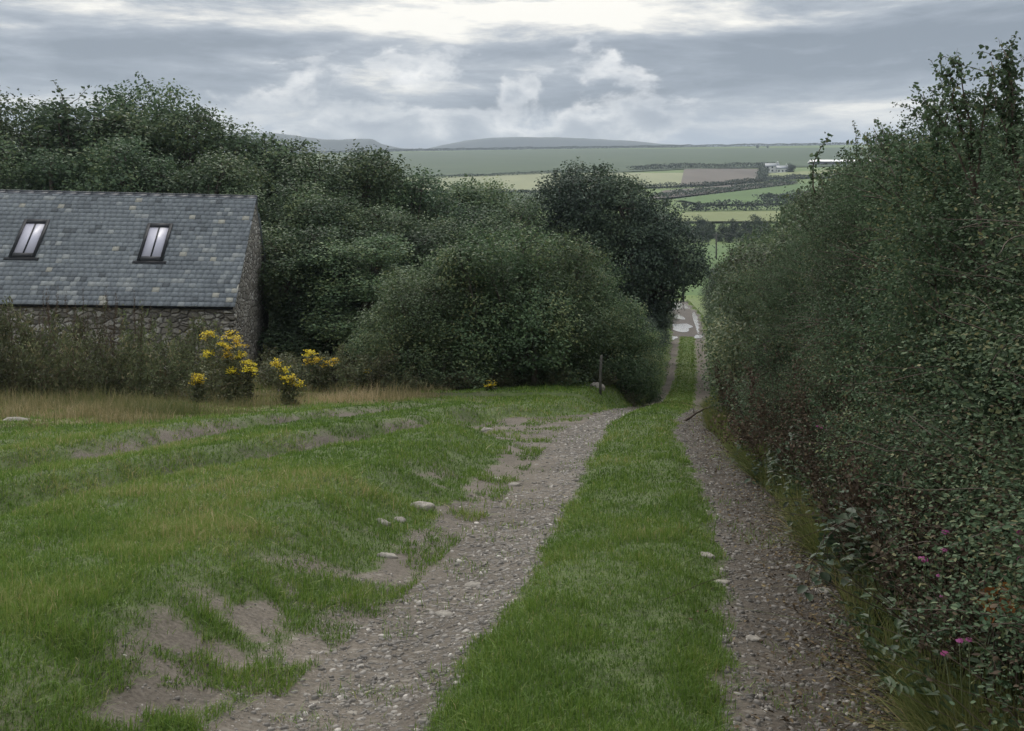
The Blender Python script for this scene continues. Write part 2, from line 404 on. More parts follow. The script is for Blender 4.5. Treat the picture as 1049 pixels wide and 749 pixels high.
xs = graded((-6.5, 4.5), .075, -4300, 4300, 1.045, 260)
ys = graded((3.0, 17), .085, -25, 5000, 1.022, 130)
GX, GY = np.meshgrid(xs, ys)
gx = GX.ravel(); gy = GY.ravel()
gzv = gz(gx, gy)
nx, ny = len(xs), len(ys)
ii = (np.arange(ny - 1)[:, None] * nx + np.arange(nx - 1)[None]).ravel()
gq = np.stack([ii, ii + 1, ii + 1 + nx, ii + nx], 1)
gd = gx - lane_x(gy)
gb = bare(gx, gy) * (gy < 113)
ggr = np.clip(.1 + .6 * sstep(.40, .6, fbm(gx * .9, gy * .5, 61, 3)) + .7 * sstep(-1.35, -.95, gd) * (gd < 0), 0, 1) * np.where(gd < -1.75, .4, 1)
ggr = np.where(gd > 0, .75, ggr)
wet = sstep(66, 74, gy) * (gy < 113) * (np.abs(gd) < 1.7)
gme = mk_mesh('ground', np.stack([gx, gy, gzv], 1), gq, None, {
    'bare': ('POINT', gb), 'dry': ('POINT', dryness(gx, gy)), 'far': ('POINT', sstep(16, 45, gy)),
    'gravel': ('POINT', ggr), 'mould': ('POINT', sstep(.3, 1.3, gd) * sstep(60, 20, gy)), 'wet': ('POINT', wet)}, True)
M['ground'] = ground_mat()
tag(link('ground', gme, M['ground']), kind='structure')

# ------------------------------------------------------------------ grass
def blades(X, Y, h, w, rng, lean=.45, tintb=None, zoff=0.0):
    n = len(X)
    z = gz(X, Y) - .01 + zoff
    base = np.stack([X, Y, z], 1)
    az = rng.uniform(0, 2 * np.pi, n); la = rng.uniform(0, 2 * np.pi, n); lm = np.abs(rng.normal(size=n)) * lean
    side = np.stack([np.cos(az), np.sin(az), 0 * az], 1) * (w / 2)[:, None]
    ld = np.stack([np.cos(la) * lm, np.sin(la) * lm, 0 * la], 1) * h[:, None]
    up = np.array([[0, 0, 1.]]) * (h / np.sqrt(1 + lm ** 2))[:, None]
    mid = base + up * .55 + ld * .32
    tip = base + up * (1 - .15 * lm)[:, None] + ld
    V = np.stack([base - side, base + side, mid + side * .75, mid - side * .75, tip], 1).reshape(-1, 3)
    b = np.arange(n)[:, None] * 5
    t = rng.normal(size=n) * .2 + (.45 if tintb is None else tintb)
    return V, b + [[0, 1, 2, 3]], b + [[3, 2, 4]], np.repeat(np.clip(t, 0, 1), 5)

def sample_depth(n, y0, y1, rng, p=1.0):
    """depths drawn with density falling off away from the path's start"""
    u = rng.random(n)
    return y0 * (y1 / y0) ** u if p == 1 else (y0 ** (1 - p) + u * (y1 ** (1 - p) - y0 ** (1 - p))) ** (1 / (1 - p))

def grass_field():
    rng = np.random.default_rng(11)
    n = 800000
    Y = sample_depth(n, 3.0, 34, rng, 1.0)
    X = rng.uniform(-.60, .36, n) * Y
    d = X - lane_x(Y)
    b = bare(X, Y) + .22 * (rng.random(n) - .5)
    bk = (fbm(X * 2.4, Y * 2.4, 77, 3) > .53) & (d < -1.4) & (rng.random(n) < .75)
    creep = (fbm(X * 3.1, Y * 3.1, 79, 3) > .60) & (np.abs(d) > .5) & (rng.random(n) < .09)
    soft = rng.random(n) < sstep(.80, .34, bare(X, Y)) ** 1.5
    keep = ((b < .40) | soft | bk | creep) & (d < 1.3) & (rng.random(n) > dryness(X, Y) * .5)
    patch = fbm(X * .9, Y * .9, 71, 3)
    tuft = fbm(X * 3.2, Y * 3.2, 72, 2)
    keep &= rng.random(n) < .55 + .7 * tuft
    X = X[keep]; Y = Y[keep]; patch = patch[keep]; tuft = tuft[keep]; d = d[keep]; m = len(X)
    h = (.022 + .062 * tuft ** 1.7 + .022 * patch) * rng.uniform(.5, 1.4, m) * np.interp(Y, [3, 12, 30], [1.0, 1.05, 1.3])
    h *= np.where(np.abs(d) < .9, .85, 1.0)
    longb = rng.random(m) < .02
    h = np.where(longb, h * 1.9, h)
    w = .0036 * np.interp(Y, [3, 6, 12, 34], [.95, 1.3, 2.4, 6.5]) * rng.uniform(.7, 1.4, m)
    t = .47 + .75 * (patch - .5) + .55 * (fbm(X * .35, Y * .35, 75, 3) - .5) + .35 * (tuft - .5)
    return blades(X, Y, h, w, rng, .85, t)
V, Q, T, t = grass_field()
tag(link('grass', mk_mesh('grass', V, Q, T, {'tint': ('POINT', t)}), M['grass']),
    'short green turf covering the field and the strip between the ruts', 'grass', kind='stuff')

def far_turf():
    rng = np.random.default_rng(12)
    n = 60000
    Y = sample_depth(n, 34, 112, rng, 1.0)
    X = lane_x(Y) + rng.uniform(-1.6, 1.6, n)
    keep = bare(X, Y) < .45
    X = X[keep]; Y = Y[keep]; m = len(X)
    return blades(X, Y, rng.uniform(.025, .065, m), .03 * Y / 40 * rng.uniform(.7, 1.3, m), rng, .7, .56 + .3 * (fbm(X, Y, 5) - .5))
V, Q, T, t = far_turf()
tag(link('grass', mk_mesh('grass_far', V, Q, T, {'tint': ('POINT', t)}), M['grass']),
    'green turf down the middle of the lane at the foot of the slope', 'grass', kind='stuff')

def dry_grass():
    rng = np.random.default_rng(13)
    n = 130000
    Y = rng.uniform(12.5, 31, n)
    X = rng.uniform(-.62, .02, n) * Y
    dr = dryness(X, Y)
    keep = rng.random(n) < dr * (.05 + 1.5 * sstep(.32, .65, fbm(X * 1.0, Y * 1.0, 81, 3)))
    X = X[keep]; Y = Y[keep]; m = len(X); dr = dr[keep]
    pt = fbm(X * .5, Y * .5, 83, 3)
    h = rng.uniform(.10, .42, m) * (.4 + .7 * dr) * (.05 + 1.75 * fbm(X * 1.1, Y * 1.1, 85, 3) ** 1.3)
    right = sstep(-6, -3, X)
    tt = .30 + .9 * (pt - .5) + .3 * right + .3 * (fbm(X * 2, Y * 2, 86, 2) - .5)
    return blades(X, Y, h, rng.uniform(.005, .013, m), rng, .65, tt)
V, Q, T, t = dry_grass()
tag(link('dry_grass', mk_mesh('dry_grass', V, Q, T, {'tint': ('POINT', t)}), M['dry']),
    'long straw coloured grass along the foot of the weeds by the barn', 'grass', kind='stuff')

def verge_grass():
    rng = np.random.default_rng(14)
    n = 70000
    Y = sample_depth(n, 2.6, 26, rng, 1.0)
    d, wob, hw, lw, rw = lane_parts(lane_x(Y), Y)
    off = hw + rw + .02 + np.abs(rng.normal(size=n)) * .25
    X = lane_x(Y) + off
    k = rng.random(n) < .12 + 1.3 * sstep(.45, .7, fbm(X * .9, Y * .9, 91, 3))
    X = X[k]; Y = Y[k]; m = len(X)
    V, Q, T, t = blades(X, Y, rng.uniform(.12, .42, m), rng.uniform(.004, .007, m) * np.interp(Y, [3, 26], [1, 3]), rng, .75, .45 + .5 * (fbm(X, Y, 92) - .4))
    return V, Q, T, t
V, Q, T, t = verge_grass()
tag(link('verge_grass', mk_mesh('verge_grass', V, Q, T, {'tint': ('POINT', t)}), M['verge']),
    'long arching grass along the foot of the right hedge', 'grass', kind='stuff')

# ------------------------------------------------------------------ gravel
def gravel():
    rng = np.random.default_rng(15)
    n = 130000
    Y = sample_depth(n, 3.0, 26, rng, 1.15)
    X = lane_x(Y) + rng.uniform(-2.6, 1.6, n)
    b = bare(X, Y); d = X - lane_x(Y)
    ggr = np.where(d > 0, .7, np.clip(.05 + .55 * sstep(.42, .62, fbm(X * .9, Y * .5, 61, 3)) + .75 * sstep(-1.35, -.95, d), 0, 1) * np.where(d < -1.75, .5, 1))
    keep = (b > .52) & (rng.random(n) < ggr)
    X = X[keep]; Y = Y[keep]; m = len(X)
    s = .0055 + .024 * rng.random(m) ** 4.5
    s = np.where(d[keep] < -1.45, np.minimum(s, .009 + .006 * rng.random(m) ** 6 * 3), s)
    s *= np.interp(Y, [3, 8, 26], [.85, 1.15, 1.9])
    k = 6
    an = np.arange(k) / k * 2 * np.pi
    rr = rng.uniform(.65, 1.15, (m, k)); asp = rng.uniform(.3, .8, m); rot = rng.uniform(0, 6.28, m)
    px = np.cos(an)[None] * rr * s[:, None]; py = np.sin(an)[None] * rr * (s * asp)[:, None]
    qx = px * np.cos(rot)[:, None] - py * np.sin(rot)[:, None]; qy = px * np.sin(rot)[:, None] + py * np.cos(rot)[:, None]
    th = s * rng.uniform(.08, .32, m)
    tx = rng.normal(size=m) * .12; ty = rng.normal(size=m) * .12
    z0 = gz(X, Y)
    bot = np.stack([X[:, None] + qx, Y[:, None] + qy, z0[:, None] - .004 + qx * tx[:, None] + qy * ty[:, None]], 2)
    top = np.stack([X[:, None] + qx * .8, Y[:, None] + qy * .8, z0[:, None] + th[:, None] + qx * tx[:, None] + qy * ty[:, None]], 2)
    V = np.concatenate([bot, top], 1).reshape(-1, 3)
    o = np.arange(m)[:, None] * 2 * k
    Q = [o + [[j, (j + 1) % k, k + (j + 1) % k, k + j]] for j in range(k)]
    Q += [o + [[k, k + 1, k + 2, k + 3]], o + [[k, k + 3, k + 4, k + 5]]]
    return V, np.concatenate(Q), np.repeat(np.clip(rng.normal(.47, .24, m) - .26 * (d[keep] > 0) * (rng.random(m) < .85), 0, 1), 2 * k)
V, Q, t = gravel()
M['gravel'] = leaf_mat('gravel_stone', [(0, (.07, .064, .055)), (.4, (.125, .114, .098)), (.75, (.20, .185, .16)), (1, (.40, .375, .33))], .65, 0, .35, 0)
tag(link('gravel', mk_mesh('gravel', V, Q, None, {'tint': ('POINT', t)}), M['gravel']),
    'loose flat grey stones bedded in the two wheel ruts', 'gravel', kind='stuff')

def litter():
    rng = np.random.default_rng(19); n = 7000; mb = MB()
    Y = sample_depth(n, 3.0, 22, rng, 1.1); d, wob, hw, lw, rw = lane_parts(lane_x(Y), Y)
    X = lane_x(Y) + hw + rw - np.abs(rng.normal(size=n)) * .32 + .22
    C = np.stack([X, Y, gz(X, Y) + .012 + .01 * rng.random(n)], 1)
    leaf_geo(mb, C, unit(rng.normal(size=(n, 3)) * .35 + [0, 0, 1]), .030, rng, rng.random(n), .55, True)
    return mb.mesh('leaf_litter')
M['litter'] = leaf_mat('dead_leaf', [(0, (.04, .03, .02)), (.5, (.09, .062, .04)), (.85, (.15, .105, .06)), (1, (.25, .19, .10))], .8, .1, .15, 0)
tag(link('leaf_litter', litter(), M['litter']), 'fallen brown leaves along the hedge side of the right rut', 'leaf litter', kind='stuff')

def rock(rng, sx, sy, sz):
    """a flat angular slab: irregular outline, chamfered, uneven top"""
    mb = MB(); k = 9
    an = np.sort(np.arange(k) / k * 2 * np.pi + rng.normal(size=k) * .22); r = rng.uniform(.72, 1.12, k)
    rings = [(1.0, -1.0, .05), (1.06, -.1, .12), (.98, .35, .16), (.72, .85, .22), (.3, 1.0, .2)]
    V = []
    for f, z, j in rings:
        for a, q in zip(an, r): V.append([sx * q * f * math.cos(a), sy * q * f * math.sin(a), sz * (z + rng.normal() * j)])
    V.append([0, 0, sz * (1.0 + rng.normal() * .1)])
    Q = [[g * k + i, g * k + (i + 1) % k, (g + 1) * k + (i + 1) % k, (g + 1) * k + i] for g in range(4) for i in range(k)]
    mb.add(V, Q, [[4 * k + i, 4 * k + (i + 1) % k, 5 * k] for i in range(k)])
    return mb.mesh('stone')

def hit(px, py, y0=2.5, y1=60):
    """ground point seen at a pixel of the photograph"""
    Ys = np.exp(np.linspace(np.log(y0), np.log(y1), 4000)); Xs = Ys * (px - 524.5) / F
    ray = EYE - (py - HZ) / F * Ys
    i = int(np.argmax(gz(Xs, Ys) >= ray))
    return float(Xs[i]), float(Ys[i])

rng = np.random.default_rng(16)
stones = [
    (431, 521, .13, .09, .040, 'largest pale flat stone lying on the turf edge left of the rut'),
    (410, 534, .06, .045, .022, 'grey stone on the bank just below the largest pale stone'),
    (391, 536, .075, .05, .025, 'light mottled stone half sunk in the grassy bank'),
    (396, 570, .09, .05, .02, 'thin pale slab at the foot of the eroded bank'),
    (509, 492, .06, .045, .025, 'small white stone where the bank meets the stony rut'),
    (526, 497, .085, .055, .02, 'flat whitish stone at the edge of the left rut'),
    (498, 441, .11, .08, .035, 'grey stone on the worn crossing beside the field'),
    (737, 598, .075, .05, .018, 'buff slab beside the turf strip in the right rut'),
    (845, 606, .06, .04, .014, 'pale slab at the hedge side of the right rut'),
    (723, 570, .08, .045, .02, 'long buff stone poking from the edge of the turf strip'),
    (484, 600, .07, .045, .015, 'whitish flat stone in the middle of the stony left rut'),
    (455, 630, .055, .04, .015, 'bright stone among the gravel low in the left rut'),
    (20, 432, .26, .12, .05, 'long pale stone in the straw coloured grass at the picture edge'),
    (112, 390, .35, .2, .16, 'lichened grey boulder under the weeds in front of the barn'),
    (612, 397, .2, .14, .1, 'pale boulder under the bushes near the fence post'),
    (772, 655, .05, .035, .011, 'grey slab in the damp right rut nearest the camera'),
]
for px, py, a, b, c, lab in stones:
    X, Y = hit(px, py)
    o = link('stone', rock(rng, a, b, c), M['stone'])
    o.location = (X, Y, float(gz(X, Y)) + c * .25); o.rotation_euler = (rng.normal() * .1, rng.normal() * .1, rng.uniform(-.4, .4))
    tag(o, lab, 'stone', 'larger stones along the lane')

# ------------------------------------------------------------------ puddles
def water_mat():
    m, nt, out = new_mat('puddle_water'); L = nt.links
    b = N(nt, 'ShaderNodeBsdfPrincipled'); b.inputs['Base Color'].default_value = (.44, .41, .39, 1); b.inputs['Roughness'].default_value = .06; b.inputs['IOR'].default_value = 1.333; b.inputs['Specular IOR Level'].default_value = 1.0  # muddy water, base colour lifted pale to imitate a brighter sky reflection
    tc = N(nt, 'ShaderNodeNewGeometry'); nz = N(nt, 'ShaderNodeTexNoise', Scale=4.0, Detail=4.0); L.new(tc.outputs['Position'], nz.inputs['Vector'])
    bp = N(nt, 'ShaderNodeBump', Strength=.25, Distance=.02); L.new(nz.outputs['Fac'], bp.inputs['Height']); L.new(bp.outputs[0], b.inputs['Normal'])
    L.new(b.outputs[0], out.inputs[0]); return m
M['water'] = water_mat()
rng = np.random.default_rng(17)
for (Y, off, ry, rx) in [(71.6, -1.0, 1.0, .32), (72.5, .95, 1.5, .42), (80, -.4, 3.0, 1.0), (86.5, .98, 10.5, .27), (90, -.55, 2.3, .5), (104, .0, 5.2, 1.15)]:
    k = 26; an = np.arange(k) / k * 2 * np.pi
    ph = rng.uniform(0, 6.28, 4)
    rr = 1 + .2 * np.sin(2 * an + ph[0]) + .17 * np.sin(3 * an + ph[1]) + .1 * np.sin(5 * an + ph[2])
    cx = lane_x(Y + ry * np.sin(an) * rr) + off + rx * np.cos(an) * rr
    cy = Y + ry * np.sin(an) * rr
    zz = float(lane_z(Y)) + .03
    V = np.vstack([[[float(lane_x(Y)) + off, Y, zz]], np.stack([cx, cy, np.full(k, zz)], 1)])
    T = [[0, 1 + j, 1 + (j + 1) % k] for j in range(k)]
    tag(link('puddle', mk_mesh('puddle', V, None, T), M['water']), kind='structure')

# ------------------------------------------------------------------ barn
def slate_mat():
    m, nt, out = new_mat('slate'); L = nt.links
    at = N(nt, 'ShaderNodeAttribute', attribute_name='tint')
    rp = ramp(nt, [(0, (.10, .112, .122)), (.3, (.175, .196, .215)), (.62, (.235, .26, .28)), (.82, (.31, .33, .335)), (.93, (.36, .375, .37)), (1, (.40, .39, .34))])
    L.new(at.outputs['Fac'], rp.inputs[0])
    tc = N(nt, 'ShaderNodeTexCoord'); nz = N(nt, 'ShaderNodeTexNoise', Scale=9.0, Detail=6.0, Roughness=.7); L.new(tc.outputs['Object'], nz.inputs['Vector'])
    r2 = ramp(nt, [(.3, (.72, .72, .74)), (.7, (1.15, 1.15, 1.12))]); L.new(nz.outputs['Fac'], r2.inputs[0])
    mx = N(nt, 'ShaderNodeMix', data_type='RGBA', blend_type='MULTIPLY'); mx.inputs[0].default_value = 1; L.new(rp.outputs[0], mx.inputs[6]); L.new(r2.outputs[0], mx.inputs[7])
    b = N(nt, 'ShaderNodeBsdfPrincipled'); b.inputs['Roughness'].default_value = .5; b.inputs['Specular IOR Level'].default_value = .4
    L.new(mx.outputs[2], b.inputs['Base Color'])
    bp = N(nt, 'ShaderNodeBump', Strength=.25, Distance=.01); L.new(nz.outputs['Fac'], bp.inputs['Height']); L.new(bp.outputs[0], b.inputs['Normal'])
    L.new(b.outputs[0], out.inputs[0]); return m
M['slate'] = slate_mat()

def rubble_mat(name, cols, mortar, scale):
    m, nt, out = new_mat(name); L = nt.links
    tc = N(nt, 'ShaderNodeTexCoord')
    nz = N(nt, 'ShaderNodeTexNoise', Scale=3.0, Detail=4.0); L.new(tc.outputs['Object'], nz.inputs['Vector'])
    mp = N(nt, 'ShaderNodeMapping'); mp.inputs['Scale'].default_value = (scale, scale, scale * 1.9); L.new(tc.outputs['Object'], mp.inputs[0])
    s = N(nt, 'ShaderNodeVectorMath', operation='SCALE'); s.inputs['Scale'].default_value = .7; L.new(nz.outputs['Color'], s.inputs[0])
    ad = N(nt, 'ShaderNodeVectorMath', operation='ADD'); L.new(mp.outputs[0], ad.inputs[0]); L.new(s.outputs[0], ad.inputs[1])
    vo = N(nt, 'ShaderNodeTexVoronoi'); vo.inputs['Scale'].default_value = 1; L.new(ad.outputs[0], vo.inputs['Vector'])
    ve = N(nt, 'ShaderNodeTexVoronoi', feature='DISTANCE_TO_EDGE'); ve.inputs['Scale'].default_value = 1; L.new(ad.outputs[0], ve.inputs['Vector'])
    sp = N(nt, 'ShaderNodeSeparateColor'); L.new(vo.outputs['Color'], sp.inputs[0])
    rp = ramp(nt, cols); L.new(sp.outputs[0], rp.inputs[0])
    n2 = N(nt, 'ShaderNodeTexNoise', Scale=22.0, Detail=6.0, Roughness=.7); L.new(tc.outputs['Object'], n2.inputs['Vector'])
    r2 = ramp(nt, [(.3, (.6, .6, .6)), (.7, (1.25, 1.25, 1.22))]); L.new(n2.outputs['Fac'], r2.inputs[0])
    mu = N(nt, 'ShaderNodeMix', data_type='RGBA', blend_type='MULTIPLY'); mu.inputs[0].default_value = 1; L.new(rp.outputs[0], mu.inputs[6]); L.new(r2.outputs[0], mu.inputs[7])
    ed = ramp(nt, [(.03, (1, 1, 1)), (.11, (0, 0, 0))]); L.new(ve.outputs['Distance'], ed.inputs[0])
    fm = N(nt, 'ShaderNodeMix', data_type='RGBA'); L.new(ed.outputs[0], fm.inputs[0]); L.new(mu.outputs[2], fm.inputs[6]); fm.inputs[7].default_value = (*mortar, 1)
    b = N(nt, 'ShaderNodeBsdfPrincipled'); b.inputs['Roughness'].default_value = .9; b.inputs['Specular IOR Level'].default_value = .2
    L.new(fm.outputs[2], b.inputs['Base Color'])
    r3 = ramp(nt, [(0, (0, 0, 0)), (.2, (1, 1, 1))]); L.new(ve.outputs['Distance'], r3.inputs[0])
    bp = N(nt, 'ShaderNodeBump', Strength=.9, Distance=.05); L.new(r3.outputs[0], bp.inputs['Height']); L.new(bp.outputs[0], b.inputs['Normal'])
    L.new(b.outputs[0], out.inputs[0]); return m
M['rubble'] = rubble_mat('rubble_stone', [(0, (.14, .13, .115)), (.4, (.25, .23, .20)), (.75, (.37, .35, .315)), (1, (.50, .485, .45))], (.13, .12, .105), 3.4)

def glass_mat():
    m, nt, out = new_mat('skylight_glass'); L = nt.links
    b = N(nt, 'ShaderNodeBsdfPrincipled'); b.inputs['Base Color'].default_value = (.46, .455, .53, 1); b.inputs['Roughness'].default_value = .4; b.inputs['Coat Weight'].default_value = .0; b.inputs['Coat Roughness'].default_value = .03  # pale lavender base colour stands in for sky reflected in the panes
    L.new(b.outputs[0], out.inputs[0]); return m
M['glass'] = glass_mat()

def build_barn():
    # local frame: origin at the front right eave corner on the ground; x to the right along the wall, y to the back
    L_, W = 15.0, 6.8
    ez = 2.25; rise = 3.42              # eave height above the base, ridge rise
    eave = np.array([-8.6, 30.0, EYE - 30 * .0725])
    root = thing('stone_barn', 'low rubble stone barn with a grey slate roof and two skylights', 'barn', (eave[0], eave[1], eave[2] - ez), R(5))
    root.rotation_euler = (0, R(1.15), R(5))
    th = math.atan2(rise, W / 2); sl = math.hypot(rise, W / 2)
    # walls: a box with gables, 2 cm inside the roof planes
    mb = MB()
    x0, x1 = -L_, 0.0
    def P(x, y, z): return [x, y, z]
    b0 = -1.0
    V = [P(x0, 0, b0), P(x1, 0, b0), P(x1, W, b0), P(x0, W, b0), P(x0, 0, ez), P(x1, 0, ez), P(x1, W, ez), P(x0, W, ez), P(x0, W / 2, ez + rise - .03), P(x1, W / 2, ez + rise - .03)]
    mb.add(V, [[0, 1, 5, 4], [1, 2, 6, 5], [2, 3, 7, 6], [3, 0, 4, 7]], [[5, 6, 9], [7, 4, 8]])
    link('wall', mb.mesh('wall'), M['rubble'], root)
    # stone quoins at the visible corner
    # roof: individual slates in courses over two slopes
    rng = np.random.default_rng(21)
    mb = MB(); nco = 26; ov = .12
    rot = np.array([[1, 0, 0], [0, math.cos(th), -math.sin(th)], [0, math.sin(th), math.cos(th)]])
    g = (sl + ov) / nco
    pt = rng.normal(size=(nco + 1, 80))
    for side in (0, 1):
        for r in range(nco):
            s0 = -ov + r * g
            x = x0 - .04 + (0 if r % 2 else -.13)
            j = 0
            while x < x1 + .05:
                w = .205 * rng.uniform(.82, 1.12)
                xe = min(x + w, x1 + .055)
                xa = max(x, x0 - .05)
                if xe - xa > .05:
                    slen = g * 1.9; a = math.atan2(.017, slen)
                    lift = .026 + rng.uniform(0, .007)
                    c = np.array([(xa + xe) / 2, s0 + slen / 2, lift + .008])
                    bx = np.array([[sx * (xe - xa - .003) / 2, sy * slen / 2, sz * .008 + (-sy) * .011] for sz in (-1, 1) for sy in (-1, 1) for sx in (-1, 1)])
                    bx = bx + c
                    if s0 + slen > sl:           # trim at the ridge
                        bx[:, 1] = np.minimum(bx[:, 1], sl - .005)
                    q = bx @ rot.T + np.array([0, 0, ez])
                    if side: q = q * np.array([1, -1, 1]) + np.array([0, W, 0])
                    t = .42 + rng.normal() * .085 + .5 * (fbm(np.array([(xa) * .5]), np.array([s0 * 1.2]), 5, 2)[0] - .5)
                    u = rng.random()
                    if u < .10 * (.2 + 2.2 * sstep(.5, .65, fbm(np.array([xa * .8]), np.array([s0 * 1.6]), 8, 2)[0])): t = rng.uniform(.72, .9)
                    elif u > .982: t = 1.0
                    elif u > .95: t = .05
                    mb.add(q, [[0, 2, 3, 1], [4, 5, 7, 6], [0, 1, 5, 4], [2, 6, 7, 3], [0, 4, 6, 2], [1, 3, 7, 5]], tint=float(np.clip(t, 0, 1)))
                x += w; j += 1
    # the boards under the slates
    for side in (0, 1):
        q = np.array([[x0, -ov * .5, .0], [x1 + .02, -ov * .5, .0], [x1 + .02, sl, .0], [x0, sl, .0], [x0, -ov * .5, .012], [x1 + .02, -ov * .5, .012], [x1 + .02, sl, .012], [x0, sl, .012]]) @ rot.T + np.array([0, 0, ez])
        if side: q = q * np.array([1, -1, 1]) + np.array([0, W, 0])
        mb.add(q, [[0, 3, 2, 1], [4, 5, 6, 7], [0, 1, 5, 4], [1, 2, 6, 5], [2, 3, 7, 6], [3, 0, 4, 7]], tint=.1)
    roof = link('roof', mb.mesh('roof'), M['slate'], root)
    # ridge tiles
    mb = MB(); x = x0 - .05
    while x < x1 + .04:
        xe = min(x + .46, x1 + .07)
        w2 = .17
        for sgn in (-1, 1):
            c = np.array([(x + xe) / 2, 0, 0])
            pts = []
            for dz in (0, .022):
                for yy in (0, 1):
                    for xx in (0, 1):
                        y_ = sgn * (yy * w2 * math.cos(th)) ; z_ = -yy * w2 * math.sin(th) + dz
                        pts.append([x + .004 if xx == 0 else xe - .004, W / 2 + y_, ez + rise + .045 + z_])
            mb.add(pts, [[0, 2, 3, 1], [4, 5, 7, 6], [0, 1, 5, 4], [2, 6, 7, 3], [0, 4, 6, 2], [1, 3, 7, 5]])
        xm = np.array([[x + .004, W / 2, ez + rise + .058], [xe - .004, W / 2, ez + rise + .058]])
        mb.tube(xm, .03, 8)
        x += .46
    link('ridge_tiles', mb.mesh('ridge_tiles'), M['ridge'], root)
    # gutter board under the eave
    mb = MB(); mb.box(((x0 + x1) / 2, -.055, ez - .075), (L_ - .02, .05, .11)); link('fascia', mb.mesh('fascia'), M['lead'], root)
    # rough projecting wall head stones under the eave and up the corner
    mb = MB(); rg = np.random.default_rng(5)
    z = -.9; k = 0
    while z < ez - .16:
        h = rg.uniform(.16, .3); h = min(h, ez - .14 - z); lx, ly = ((.52, .26) if k % 2 else (.28, .5))
        mb.box((-lx / 2 + .018, ly / 2 - .018, z + h / 2), (lx, ly, h - .025)); z += h; k += 1
    link('quoins', mb.mesh('quoins'), M['rubble'], root)
    # skylights
    def slope(x, s, n):
        v = np.array([x, s, n]) @ rot.T + np.array([0, 0, ez]); return v
    for (cx, s0, s1, w) in ((-6.78, 1.80, 3.48, .80), (-2.86, 1.74, 3.42, .80)):
        def part(x0_, x1_, a, b_, n0, n1, mbx):
            q = np.array([slope(x, s, n) for n in (n0, n1) for s in (a, b_) for x in (x0_, x1_)])
            mbx.add(q, [[0, 2, 3, 1], [4, 5, 7, 6], [0, 1, 5, 4], [2, 6, 7, 3], [0, 4, 6, 2], [1, 3, 7, 5]])
        h = w / 2; fw = .095
        fb = MB()
        part(cx - h, cx - h + fw, s0, s1, .03, .085, fb); part(cx + h - fw, cx + h, s0, s1, .03, .085, fb)
        part(cx - h + fw, cx + h - fw, s0, s0 + .17, .03, .083, fb); part(cx - h + fw, cx + h - fw, s1 - .19, s1, .03, .083, fb)
        part(cx - h - .12, cx + h + .12, s0 - .13, s0 - .002, .03, .062, fb)
        fr = link('skylight', fb.mesh('skylight'), M['lead'], root)
        pb = MB(); part(cx - h + fw, cx + h - fw, s0 + .17, s1 - .19, .035, .066, pb); link('pane', pb.mesh('pane'), M['glass'], fr)
        pb = MB(); part(cx - .024, cx + .024, s0 + .17, s1 - .19, .068, .08, pb); link('glazing_bar', pb.mesh('glazing_bar'), M['lead'], fr)
    return root
build_barn()

# ------------------------------------------------------------------ trees and shrubs
def crown_lobes(w, d, h, n, rng, z0=.12, lo=.26, hi=.40, pw=.5):
    """lobes that fill a domed outline of width w, depth d and height h"""
    L = []
    for i in range(n):
        t = (i + .5) / n
        z = h * (z0 + (.86 - z0) * t)
        env = (max(0, 1 - ((z / h - .38) / .64) ** 2)) ** pw
        a = rng.uniform(0, 6.28); q = math.sqrt(rng.random()) * .72
        r = rng.uniform(lo, hi) * min(w, d) * (1.0 if t < .7 else .8)
        x = math.cos(a) * q * env * (w / 2 - r * .45); y = math.sin(a) * q * env * (d / 2 - r * .45)
        rz = r * rng.uniform(.7, 1.0)
        z = min(z, h - rz * .9)
        L.append((x, y, max(z, rz * .6), r, r, rz))
    return L

def limbs(mb, lobes, h, r0, rng, k=6, base=None, fork=.3):
    base = np.zeros(3) if base is None else np.array(base, float)
    f = np.array([rng.normal() * .05 * h, rng.normal() * .05 * h, h * fork])
    mb.tube(np.array([base - [0, 0, .25], base + [0, 0, .02 * h], base + f * .5 + rng.normal(size=3) * .03 * h, base + f]), [r0 * 1.5, r0 * 1.15, r0, r0 * .8], 8)
    for l in lobes:
        p = np.array(l[:3]); a = base + f * rng.uniform(.55, 1.0)
        m = (a + p) / 2 + rng.normal(size=3) * .05 * h + np.array([0, 0, -.02 * h])
        P = np.array([a, (a + m) / 2 + rng.normal(size=3) * .015 * h, m, (m + p) / 2, p])
        mb.tube(P, np.linspace(r0 * .55, r0 * .12, 5), k)
        for j in range(4):
            e = p + unit(rng.normal(size=3) + np.array([0, 0, .4])) * l[3] * rng.uniform(.7, 1.02)
            mb.tube(np.array([m if j % 2 else p, (p + e) / 2 + rng.normal(size=3) * .03 * l[3], e]), [r0 * .18, r0 * .1, r0 * .04], 4)

PROTO = {}
DIM = {}
def proto(key, wood, leaf, wm, lm, names=('stems', 'foliage')):
    A = np.vstack(leaf.v)
    DIM[key] = (2 * np.percentile(np.hypot(A[:, 0], A[:, 1]), 95), np.percentile(A[:, 2], 99.3))
    PROTO[key] = [(names[0], wood.mesh(key + '_wood', True), wm), (names[1], leaf.mesh(key + '_leaf'), lm)]

